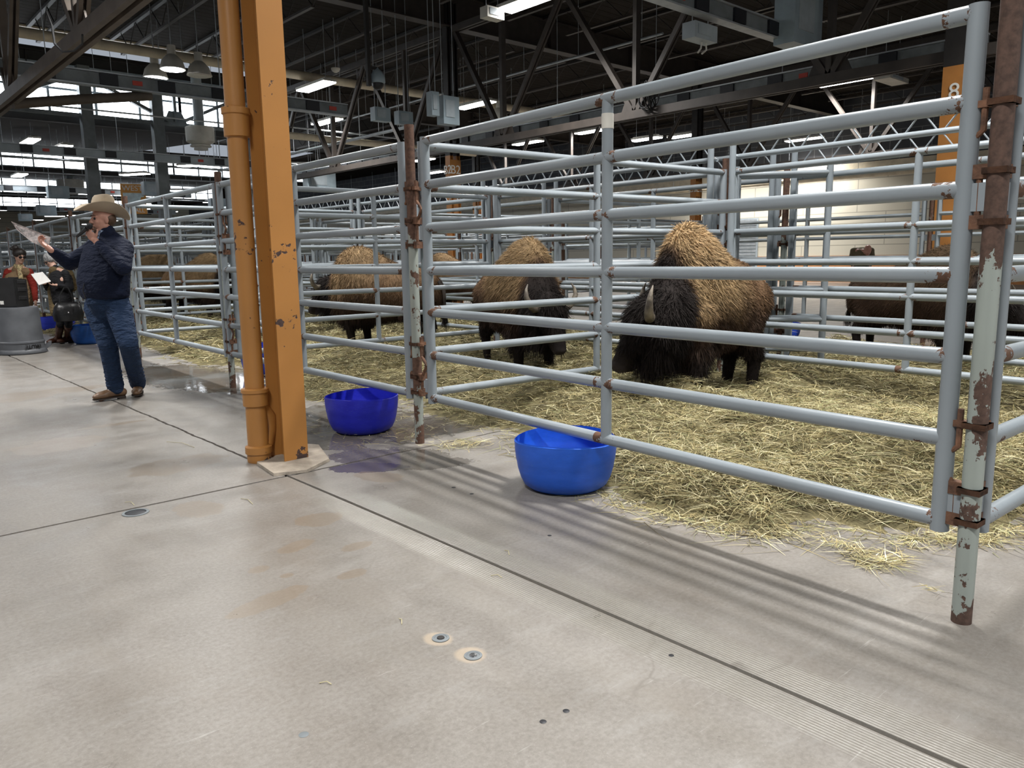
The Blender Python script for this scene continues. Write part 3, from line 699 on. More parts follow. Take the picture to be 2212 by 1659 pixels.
# ------------------------------------------------------------------ busways, pipes, boxes overhead
def busway(a, c, z, label, stp=1.0, plugs=True, top=DZ, ph=.3, h=.20, m='duct_grey'):
    a, c = Vector((a[0], a[1], 0)), Vector((c[0], c[1], 0)); d = c-a; L = d.length; r = thing('busway', (a.x, a.y, 0), label, 'busway', math.atan2(d.y, d.x))
    b = MB(); b.bbox((0, -.06, z), (L, .06, z+h)); b.build('housing', M[m], r, smooth=False)
    b = MB(); b.bbox((0, -.09, z-.03), (L, .09, z-.005)); b.bbox((0, -.09, z+h+.005), (L, .09, z+h+.03)); b.build('edge_rail', M['rod'], r, smooth=False)
    x = ph; i = 0
    while plugs and x < L-.4:
        q = MB(); q.bbox((x, -.10, z+.005), (x+.30, .10, z+h-.005)); q.build('plug_unit', M['duct_black'], r, smooth=False)
        if i % 4 == 2: q = MB(); q.bbox((x+.55, -.075, z+.06), (x+.72, .075, z+h-.06)); q.build('warning_label', M['red'], r, smooth=False)
        x += stp; i += 1
    x = .5
    while x < L:
        q = MB(); q.tube([(x, 0, z+h), (x, 0, top)], .008, 5); q.build('hanger_rod', M['rod'], r); x += 3.0
busway((-6, 15.75), (9.3, 15.75), 4.42, 'long grey busway with black plug units crossing behind the orange column', m='steel_grey')
busway((-2, 26.1), (13.3, 26.1), 4.40, 'pale grey busway below the first clerestory band', 1.1, top=DZ+.3)
busway((-2, 39.6), (14.5, 39.6), 4.40, 'pale distant busway below the second clerestory band', 1.2, top=6.2)
busway((6.4, 6.85), (12.2, 6.85), 4.62, 'grey busway with black plug units at the top centre, above the hanging socket box', .95, m='steel_grey')
busway((14.25, 4.6), (14.25, 18.6), 4.42, 'grey busway running behind the long brown truss on the right', 1.05, m='steel_grey')
busway((14.6, 20.4), (14.6, 32), 4.40, 'pale busway seen above the panel left of the middle post', 1.0)
busway((3, 52), (18, 52), 4.3, 'faint far busway low in the left hall', 1.3, top=6.2)
def hungbox(u, v, z, size, name, label, cat, m='box_grey', top=DZ, rz=0, tags=False):
    x, y = G(u, v, z); top = roofz(x, y)+.01; r = thing(name, (x, y, z), label, cat, rz)
    b = MB(); b.box((0, 0, 0), size); b.build('enclosure', M[m], r, smooth=False)
    b = MB(); b.box((-.1*size[0], -size[1]/2-.008, .05*size[2]), (size[0]*.55, .016, size[2]*.6)); b.build('cover_plate', M['duct_grey'], r, smooth=False)
    for s in (-1, 1): b = MB(); b.tube([(s*size[0]*.35, 0, size[2]/2), (s*size[0]*.35, 0, top-z)], .009, 5); b.build('hanger_rod', M['rod'], r)
    if tags:
        for k in (0, 1): b = MB(); b.tube([(.05+.1*k, 0, -size[2]/2), (.03+.14*k, 0, -size[2]/2-.09), (-.04+.1*k, 0, -size[2]/2-.16)], .014, 6); b.build('cord_plug', M['white'], r)
hungbox(1725, 45, 4.9, (.86, .35, .82), 'electrical_box', 'large grey electrical box hanging at the right end of the top busway', 'box')
hungbox(1512, 72, 4.42, (.55, .22, .22), 'socket_box', 'pale socket box with dangling white plugs below the top busway', 'box', 'duct_grey', tags=True)
hungbox(968, 240, 4.5, (.44, .25, .6), 'electrical_box', 'dark grey electrical panel hanging left of the middle post', 'box')
hungbox(935, 225, 4.6, (.2, .2, .5), 'electrical_box', 'narrow pale electrical box beside the dark hanging panel', 'box')
hungbox(822, 248, 4.55, (.42, .2, .3), 'electrical_box', 'grey switch box on the busway, left one of two by the dome camera', 'box')
hungbox(872, 256, 4.55, (.40, .2, .3), 'electrical_box', 'grey switch box on the busway, right one of two by the dome camera', 'box')
hungbox(1063, 30, 5.9, (.42, .22, .2), 'sensor_box', 'off-white control box left of the nearest bright light', 'box', 'white')
hungbox(1925, 172, 5.9, (1.2, .45, .12), 'sensor_box', 'flat off-white emergency unit right of the lit light near the wide orange column', 'box', 'white')
for i, (u, v, z, s) in enumerate(((332, 408, 4.4, .9), (125, 415, 4.3, .8), (415, 130, 4.2, .5), (690, 390, 4.3, 1.2), (470, 440, 4.1, .8), (100, 455, 4.1, .9), (240, 452, 4.1, .9), (55, 470, 4.1, .7))):
    if i == 2: continue
    hungbox(u, v, z, (s, .4, s*.62), 'electrical_box', 'pale grey electrical cabinet hung far away in the left hall', 'box', top=6.0)
    COL.objects[-1]
for o in list(COL.objects):
    if o.get('label', '').startswith('pale grey electrical cabinet hung'): o['group'] = 'cabinets hung in the left hall'
def piperun(a, c, z, rad, label, m='cream', top=DZ, stp=2.2, name='overhead_pipe'):
    a, c = Vector((a[0], a[1], 0)), Vector((c[0], c[1], 0)); d = c-a; L = d.length; r = thing(name, (a.x, a.y, 0), label, 'pipe', math.atan2(d.y, d.x))
    b = MB(); b.tube([(0, 0, z), (L, 0, z)], rad, 12); b.build('pipe', M[m], r)
    x = .6
    while x < L: b = MB(); b.tube([(x, 0, z), (x, 0, top)], .008, 5); b.build('hanger_rod', M['rod'], r); x += stp
piperun((11.0, 23.7), (19.5, 23.7), 5.18, .11, 'thick cream pipe hanging right of the orange column')
piperun((-4, 20.6), (22, 20.6), 6.3, .12, 'long cream pipe under the roof in the upper left')
piperun((-4, 22.2), (12, 22.2), 6.75, .07, 'second thinner cream pipe above the bell lamps')
piperun((11, 24.6), (17, 24.6), 5.6, .03, 'thin grey conduit just above the thick cream pipe', 'rod')
piperun((-2, 24.9), (12.2, 24.9), 5.55, .025, 'thin conduit crossing the first clerestory band', 'rod', stp=.9, top=DZ+.3)
piperun((0, 30.5), (15, 30.5), 4.75, .03, 'thin conduit with close hanger rods below the first clerestory', 'rod', top=5.9, stp=.55)
piperun((0, 36.5), (16, 36.5), 4.9, .03, 'thin conduit rack between the two clerestory bands', 'rod', top=6.2, stp=.7)
piperun((3, 46), (18, 46), 4.7, .04, 'far thin conduit rack under the second clerestory', 'rod', top=5.9, stp=.8)
piperun((13.3, 19), (13.3, 33), 5.0, .05, 'grey conduit running away above the middle pens', 'rod', stp=1.1)
piperun((XW-1.4, 8), (XW-1.4, 60), 4.3, .10, 'long cream pipe along the far cream wall', 'cream', stp=3)
piperun((15, 11.5), (15, 26), 6.2, .03, 'thin conduit below the joists over the middle pens', 'rod', stp=2)
piperun((7, 9), (12, 9.0), 6.9, .02, 'thin conduit under the joists at the top centre', 'rod', stp=2)
# drum air diffusers
for (u, v, z, rr, lb, tp) in ((432, 290, 5.4, .44, 'round off-white drum air diffuser left of the downpipe', DZ+.3), (152, 398, 5.3, .62, 'farther round grey drum air diffuser at the left', 5.8)):
    x, y = G(u, v, z); r = thing('air_diffuser', (x, y, z), lb, 'diffuser')
    b = MB(); b.lathe((0, 0, 0), [(rr, -.25), (rr*1.02, .2), (rr*.95, .22), (.2, .24)], 32); b.build('drum', M['white'], r)
    b = MB(); b.lathe((0, 0, 0), [(rr*.9, -.25), (rr*.62, -.34), (rr*.75, -.36), (rr*.75, -.40), (rr*.5, -.41), (rr*.5, -.5), (.05, -.5)], 32); b.build('cone', M['white'], r)
    b = MB(); b.tube([(0, 0, .2), (0, 0, tp-z)], .16, 16); b.build('duct', M['duct_grey'], r)
x, y = G(816, 178, 5.0); r = thing('dome_camera', (x, y, 5.0), 'grey dome security camera on a drop pole right of the orange column', 'camera')
b = MB(); b.lathe((0, 0, 0), [(.15, -.02), (.16, .0), (.155, .12), (.10, .22), (.04, .27), (.02, .3)], 24); b.build('housing', M['box_grey'], r)
b = MB(); b.ell((0, 0, -.03), (.125, .125, .13)); b.build('dome_lens', M['black'], r)
b = MB(); b.bbox((-.26, -.04, -.1), (-.18, .04, DZ-5)); b.bbox((-.2, -.02, .25), (.03, .02, .31)); b.build('drop_pole', M['steel_dark'], r, smooth=False)
x, y = G(725, 150, 6.3); r = thing('smoke_detector', (x, y, 6.3), 'small white smoke detector above the light beside the column', 'detector')
b = MB(); b.lathe((0, 0, 0), [(.04, -.08), (.09, -.05), (.12, .0), (.12, .03), (.02, .04)], 20); b.build('sensor_body', M['white'], r); b = MB(); b.tube([(0, 0, .03), (0, 0, DZ-6.3)], .01, 6); b.build('hanger_rod', M['rod'], r)
# coil of cable on the long truss, cables in the top left
def coil(c, rr, n, label, m='black_mat'):
    r = thing('cable_coil', c, label, 'cable')
    for k in range(n):
        t = rnd.uniform(-.5, .5); R = Matrix.Rotation(rnd.uniform(0, PI), 3, 'Z') @ Matrix.Rotation(PI/2+t, 3, 'X'); q = rr*rnd.uniform(.7, 1.1)
        b = MB(); b.tube([R @ Vector((math.cos(a)*q, math.sin(a)*q*1.2, rnd.uniform(-.02, .02))) for a in np.linspace(0, 2*PI, 18)], .012, 5); b.build('cable_loop', M[m], r)
coil((JX+BAYX-.1, 9.75, 4.25), .24, 11, 'tangled coil of black cable hung on the long brown truss')
pts = [W(100, 25, 9.0), W(112, 55, 8.9), W(118, 95, 8.8), W(135, 112, 8.7), W(160, 110, 8.6), W(178, 95, 8.5), W(178, 75, 8.4)]
b = MB(); b.tube([Vector(p) for p in pts], .012, 6); tag(b.build('loose_cable', M['black_mat']), 'thin black cable looping below the near truss at top left', 'cable')
# WEST HALL sign
x, y = G(289, 430, 4.05); r = thing('hall_sign', (x, y, 4.05), 'orange and white hall sign hanging behind the cowboy hat', 'sign', math.radians(-14))
M['sign_orange'] = plain('sign_orange', (.80, .38, .09), .5, 0, .05); M['sign_white'] = plain('sign_white', (.92, .92, .9), .5, 0, .02)
b = MB(); b.bbox((-.50, -.03, -.64), (.50, .03, .64)); b.build('board', M['sign_orange'], r, smooth=False)
b = MB(); b.bbox((-.42, -.04, -.36), (.42, -.03, .26)); b.build('pale_field', plain('pale_blue_sign_field', (.72, .86, .92), .5), r, smooth=False)
b = MB(); b.add([(.0, -.045, -.36), (.42, -.045, -.36), (.42, -.045, .1), (.3, -.045, .08), (.22, -.045, -.12), (.05, -.045, -.2), (.0, -.042, -.36), (.42, -.042, -.36), (.42, -.042, .1), (.3, -.042, .08), (.22, -.042, -.12), (.05, -.042, -.2)], [(0, 1, 2, 3, 4, 5), (11, 10, 9, 8, 7, 6)]); b.build('map_shape', M['sign_orange'], r, smooth=False)
RX = Matrix.Rotation(PI/2, 3, 'X')
text_mesh('WEST', .32, M['sign_white'], 'lettering', RX, (-.02, -.035, .45), r); text_mesh('HALL', .24, M['sign_white'], 'lettering', RX, (.12, -.05, -.5), r)
for s in (-1, 1): b = MB(); b.tube([(s*.45, 0, .64), (s*.45, 0, roofz(x, y)-4.04)], .008, 5); b.build('hanger_rod', M['rod'], r)

# ------------------------------------------------------------------ blue tubs
def tub(u, v, R_, H_, label, c, depthshift=1.0, name='blue_tub', sq=1.0):
    gx_, gy_ = G(u, v); n = math.hypot(gx_, gy_); rb = R_*.74; x, y = gx_+gx_/n*rb*depthshift, gy_+gy_/n*rb*depthshift
    m, nt, p = newmat('blue_plastic_%d' % len(bpy.data.materials)); cc = coords(nt)
    sc = noise(nt, 7, 5, .7, cc, (1, 1, 3)); scr = noise(nt, 30, 3, .7, cc, (1, 1, 6))
    col = ramp(nt, sc, .3, .75, c, tuple(min(1, q*1.25+.01) for q in c)); col = mixc(nt, math_(nt, 'MULTIPLY', ramp(nt, scr, .62, .72), .25), col, (.12, .22, .5))
    nt.links.new(col, p.inputs['Base Color']); p.inputs['Roughness'].default_value = .42; p.inputs['Subsurface Weight'].default_value = 0.0; bump(nt, p, scr, .12, .003)
    b = MB(); t = .007
    out = [(rb*.6, 0), (rb*.9, .001), (rb*.99, .008), (R_*.82, H_*.10), (R_*.885, H_*.24), (R_*.935, H_*.42), (R_*.96, H_*.58), (R_*.968, H_*.60), (R_*.99, H_*.8), (R_, H_)]
    b.lathe((0, 0, 0), [(.002, .0)]+out+[(R_-t, H_+.002)]+[(max(.01, r_-t), z+t*.9) for r_, z in out[::-1]]+[(.002, t)], 56)
    # handle opening cut look: slightly uneven rim
    for i, vv in enumerate(b.V):
        X, Y, Z = vv; a = math.atan2(Y, X); b.V[i] = (X*(1+.015*math.cos(2*a+1))*sq, Y*(1+.015*math.sin(2*a)), Z+.006*(Z/H_)*math.sin(2*a+.6))
    o = b.build(name, m); o.location = (x, y, .001); return tag(o, label, 'tub')
tub(1222, 1073, .287, .275, 'bright blue plastic tub in front of the hay, under the nearest panel', (.008, .085, .50))
tub(785, 942, .272, .27, 'deep blue plastic tub beside the orange column and middle post', (.006, .012, .42))
tub(126, 716, .29, .27, 'blue tub behind the legs of the woman with the handbag', (.01, .03, .45), sq=1.1)
tub(196, 744, .28, .30, 'mid blue tub just behind the left leg of the cowboy-hatted man', (.01, .10, .42))
tub(572, 812, .26, .33, 'blue tub glimpsed between the downpipe and the orange column', (.008, .05, .45))
tub(1700, 731, .20, .22, 'small far blue tub behind the folded alley gates', (.01, .05, .4))

# ------------------------------------------------------------------ floor fittings
def ground_disc(u, v, rad, name, label, cat, m, h=.004, ring=None):
    x, y = G(u, v); b = MB()
    if ring: b.lathe((x, y, 0), [(ring, .0005), (ring, h), (rad, h), (rad, .0005)], 24)
    else: b.lathe((x, y, 0), [(.001, .0006), (rad, .0006), (rad*.9, h), (.001, h*1.1)], 20)
    return tag(b.build(name, M[m]), label, cat)
ground_disc(293, 1108, .065, 'drain_ring', 'round metal floor drain ring near the concrete joint at left', 'drain', 'steel_grey', .004, .052)
ground_disc(293, 1108, .050, 'drain_cover', 'dark drain cover inside the metal ring', 'drain', 'duct_black', .002)
for i, (u, v, rr) in enumerate(((1173, 1559, .010), (1223, 1536, .010), (656, 1587, .014), (1450, 1416, .009), (1187, 1157, .010), (980, 1053, .013), (1019, 1067, .012))):
    ground_disc(u, v, rr, 'bolt_hole', ['plugged bolt hole near the bottom edge, left of a pair', 'plugged bolt hole near the bottom edge, right of a pair', 'flat grey spot plug near the bottom left', 'small bolt hole beside the long joint at lower right', 'small bolt hole below the bright blue tub', 'small bolt hole left of the bright blue tub, left one', 'small bolt hole left of the bright blue tub, right one'][i], 'hole', 'duct_black' if i != 2 else 'steel_grey', .0012)
for i, (u, v) in enumerate(((952, 1379), (1022, 1417))):
    x, y = G(u, v); r = thing('floor_anchor', (x, y, 0), ['left', 'right'][i]+' worn metal floor anchor of the pair in the foreground', 'anchor')
    b = MB(); b.lathe((0, 0, 0), [(.030, .0005), (.030, .003), (.022, .004), (.020, .002), (.002, .002)], 20); b.build('rim', M['steel_grey'], r)
    b = MB(); b.lathe((0, 0, 0), [(.002, .001), (.014, .001), (.012, .005), (.002, .006)], 16); b.build('bolt', M['chrome'] if i else M['steel_dark'], r)

# ------------------------------------------------------------------ hay
HP = [(-60, 690), (180, 738), (300, 748), (380, 775), (430, 790), (500, 790), (560, 800), (600, 838), (660, 868), (745, 862), (800, 850), (875, 868), (905, 893), (960, 905), (1040, 925), (1100, 930), (1125, 975), (1200, 1010), (1290, 1066), (1335, 1082), (1420, 1112), (1500, 1128), (1600, 1152), (1690, 1165), (1770, 1130), (1850, 1140), (1900, 1150), (1960, 1170), (2060, 1150), (2140, 1170), (2230, 1130), (2400, 1120)]
poly = [G(u, v) for u, v in HP]+[(10.6, -5), (10.6, 22), (6.6, 30)]
poly = np.array(poly)
def pdist(x, y):
    """signed distance to the hay outline, positive inside"""
    d = np.full(x.shape, 1e9); ins = np.zeros(x.shape, bool); n = len(poly)
    for i in range(n):
        ax, ay = poly[i]; bx, by = poly[(i+1) % n]; ex, ey = bx-ax, by-ay; L2 = ex*ex+ey*ey+1e-12
        t = np.clip(((x-ax)*ex+(y-ay)*ey)/L2, 0, 1); d = np.minimum(d, np.hypot(x-ax-t*ex, y-ay-t*ey))
        c = (ay > y) != (by > y); xi = ax+(y-ay)/(by-ay+1e-12)*ex; ins ^= c & (x < xi)
    return np.where(ins, d, -d)
def fbm(x, y, sc, oc=3, seed=0.0):
    out = np.zeros(x.shape); a = 1; tot = 0
    g = np.random.default_rng(int(seed*10)+3); T = g.random((64, 64))
    for o in range(oc):
        X = x*sc*2**o+17.3*o; Y = y*sc*2**o+9.1*o; i = np.floor(X).astype(int); j = np.floor(Y).astype(int); fx = X-i; fy = Y-j
        fx = fx*fx*(3-2*fx); fy = fy*fy*(3-2*fy)
        v = (T[i % 64, j % 64]*(1-fx)+T[(i+1) % 64, j % 64]*fx)*(1-fy)+(T[i % 64, (j+1) % 64]*(1-fx)+T[(i+1) % 64, (j+1) % 64]*fx)*fy
        out += v*a; tot += a; a *= .5
    return out/tot
MOUNDS = []
for u, v, s_, h_ in ((1420, 900, .45, .16), (1180, 880, .5, .12), (1620, 960, .5, .12), (1880, 960, .55, .12), (1560, 1080, .35, .06), (1700, 840, .5, .13), (1300, 850, .5, .10), (1980, 1020, .35, .08), (760, 800, .6, .14), (900, 790, .6, .12), (400, 725, .7, .18), (1080, 850, .45, .12), (2150, 900, .5, .12), (1660, 780, .4, .22), (1240, 800, .5, .12), (600, 740, .7, .15)):
    x, y = G(u, v); MOUNDS.append((x, y, s_, h_))
def hay_h(x, y):
    d = pdist(x, y); n = fbm(x, y, 1.1, 3, 1); n2 = fbm(x, y, 4.0, 3, 2)
    e = np.clip((d+.10*(n2-.5))/.55, 0, 1); e = e*e*(3-2*e)
    h = e*(.05+.24*np.clip(n-.30, 0, 1)+.17*(n2-.42))
    for mx_, my_, s_, h_ in MOUNDS: h = h+e*h_*np.exp(-((x-mx_)**2+(y-my_)**2)/(s_*s_))
    # bare worn patches at the back of the pens
    return np.where(d > -.0, np.maximum(h, -.02), -.03)
def hay_field(x0, x1, y0, y1, stp):
    xs = np.arange(x0, x1, stp); ys = np.arange(y0, y1, stp); X, Y = np.meshgrid(xs, ys, indexing='ij'); Z = hay_h(X, Y)+(nrg.random(X.shape)-.5)*.012*(Z_ if False else 1)
    keep = Z > .004; idx = np.arange(X.size).reshape(X.shape); V = np.stack([X, Y, np.where(Z > .004, Z, -.004)], -1).reshape(-1, 3)
    a, b_, c, d = idx[:-1, :-1], idx[1:, :-1], idx[1:, 1:], idx[:-1, 1:]; k = keep[:-1, :-1] | keep[1:, :-1] | keep[1:, 1:] | keep[:-1, 1:]
    F = np.stack([a[k], b_[k], c[k], d[k]], -1); used = np.unique(F); mp = -np.ones(len(V), int); mp[used] = np.arange(len(used))
    return V[used], mp[F]
V1, F1 = hay_field(2.2, 10.6, -4.5, 13, .055); V2, F2 = hay_field(2.6, 10.6, 13, 30, .16)
def hay_cols(n):
    pal = np.array([(.47, .41, .22), (.72, .66, .42), (.26, .215, .11), (.32, .32, .165), (.38, .31, .15), (.11, .085, .045)]); k = nrg.choice(6, n, p=[.3, .14, .18, .16, .14, .08])
    return pal[k]*(.8+.4*nrg.random((n, 1)))
def np_mesh(name, V, F, mat, C):
    me = bpy.data.meshes.new(name); me.from_pydata(V.tolist(), [], F.tolist()); me.materials.append(mat)
    ca = me.color_attributes.new('pigment', 'FLOAT_COLOR', 'POINT'); cc = np.ones((len(V), 4), np.float32); cc[:, :3] = C; ca.data.foreach_set('color', cc.ravel()); me.polygons.foreach_set('use_smooth', [True]*len(me.polygons)); return me
VV = np.concatenate([V1, V2]); FF = np.concatenate([F1, F2+len(V1)])
bed = thing('hay_bedding', (3, 5, 0), 'loose golden hay spread deep across the floor of the pens', 'hay'); bed['kind'] = 'stuff'
o = bpy.data.objects.new('matted_hay', np_mesh('matted_hay', VV, FF, M['hay'], np.array([.14, .12, .062])*(.6+.8*nrg.random((len(VV), 1))))); COL.objects.link(o); o.parent = bed; o.location = (-3, -5, 0); o['kind'] = 'stuff'
def hay_strands(n, name, near=True):
    P = []; tot = 0
    while tot < n:
        # sample with density falling with distance from the aisle
        r_ = (3.0*(22/3.0)**nrg.random(60000)) if near else 0; th = nrg.uniform(math.radians(8), math.radians(86), 60000)
        x = r_*np.cos(th); y = r_*np.sin(th); h = hay_h(x, y); dd = pdist(x, y)
        k = (h > .012)
        k |= (dd > -.16) & (dd < .05) & (nrg.random(len(x)) < .30*np.exp(np.minimum(dd, 0)*14))
        P.append(np.stack([x[k], y[k], np.maximum(h[k], .0)+.004], -1)); tot += k.sum()
    P = np.concatenate(P)[:n]
    return P
P = hay_strands(125000, 'x')
n = len(P); dist = np.hypot(P[:, 0], P[:, 1])
az = nrg.uniform(0, 2*PI, n); el = np.abs(nrg.normal(0, .42, n)); edge = P[:, 2] < .02; el[edge] *= .15
d = np.stack([np.cos(az)*np.cos(el), np.sin(az)*np.cos(el), np.sin(el)], -1)
L = nrg.uniform(.05, .19, n)*np.where(nrg.random(n) < .06, 1.5, 1); wd = nrg.uniform(.0026, .0056, n)*np.clip(dist/5.5, 1, 3)
bend = nrg.normal(0, .22, (n, 3)); bend[:, 2] = -np.abs(bend[:, 2])*.5-el*.6; P[:, 2] += nrg.uniform(-.004, .022, n)*(~edge)
side = np.cross(d, nrg.normal(0, 1, (n, 3))*.5+np.array([0, 0, 1.0])); side /= np.linalg.norm(side, axis=1)[:, None]+1e-9
tip = P+d*L[:, None]+bend*L[:, None]; low = tip[:, 2] < .003; bend[low, 2] += (.003-tip[low, 2])/L[low]
me = strands_mesh('hay_stalks', M['hay'], P, d, L, wd, hay_cols(n)*.88, bend, side)
o = bpy.data.objects.new('hay_stalks', me); COL.objects.link(o); o.parent = bed; o.location = (-3, -5, 0); o['kind'] = 'stuff'
def clump(uv, n, spread, label, name='hay_clump', lo=.03, hi=.14):
    P = []
    for _ in range(n):
        a, c = uv[nrg.integers(len(uv))], uv[nrg.integers(len(uv))]; t = nrg.random(); u, v = a[0]+(c[0]-a[0])*t+nrg.normal(0, spread), a[1]+(c[1]-a[1])*t+nrg.normal(0, spread*.35); g = G(u, v); P.append((g[0], g[1], nrg.uniform(.002, .018)))
    P = np.array(P); org = P.mean(0); org[2] = 0; P -= org; n = len(P); az = nrg.uniform(0, 2*PI, n); d = np.stack([np.cos(az), np.sin(az), nrg.uniform(0, .08, n)], -1); L = nrg.uniform(lo, hi, n)
    bend = nrg.normal(0, .2, (n, 3)); bend[:, 2] = -.02; side = np.cross(d, np.array([0, 0, 1.0])+nrg.normal(0, .3, (n, 3))); side /= np.linalg.norm(side, axis=1)[:, None]
    o = bpy.data.objects.new(name, strands_mesh(name, M['hay'], P, d, L, nrg.uniform(.002, .0045, n), hay_cols(n)*1.15, bend, side)); COL.objects.link(o); o.location = org; tag(o, label, 'hay', kind='stuff')
clump([(1790, 1170), (1850, 1190), (1900, 1225), (1940, 1215), (1870, 1215)], 420, 16, 'small separate wisp of hay on the concrete below the main pile')
clump([(950, 965), (1000, 968), (1040, 960), (1010, 955)], 260, 12, 'small wisp of hay right of the middle post foot')
clump([(1340, 1090), (1440, 1118), (1560, 1140), (1700, 1160)], 420, 22, 'scattered golden stalks along the front edge of the hay')
clump([(2000, 1272), (2032, 1288)], 14, 3, 'pale knotted seed head on the concrete near the foreground post', lo=.03, hi=.07)
clump([(690, 930), (760, 960), (860, 960), (940, 930), (880, 905), (700, 900)], 260, 20, 'wet scattered stalks round the deep blue tub')
clump([(1960, 1170), (2060, 1165), (2140, 1172), (2180, 1150)], 420, 18, 'golden stalks scattered round the foreground post')
for i, (u, v, du, dv, lb) in enumerate(((868, 1350, -6, -12, 'short'), (690, 1477, 26, 3, 'straight'), (270, 1086, 20, 6, 'pale bent'), (1060, 1245, 24, 4, 'faint'), (1090, 1190, 10, 10, 'tiny'), (520, 1078, 26, 12, 'curled'), (360, 955, 60, 12, 'long curved'))):
    A = G(u, v); B = G(u+du, v+dv); C = G(u+du*.5+3, v+dv*.5-3)
    b = MB(); b.tube([(A[0], A[1], .003), (C[0], C[1], .006), (B[0], B[1], .003)], .0016, 5); b.C = [(.5, .45, .28)]*b.n
    tag(b.build('straw_stalk', M['hay']), lb+' single straw stalk lying on the bare concrete aisle', 'straw')
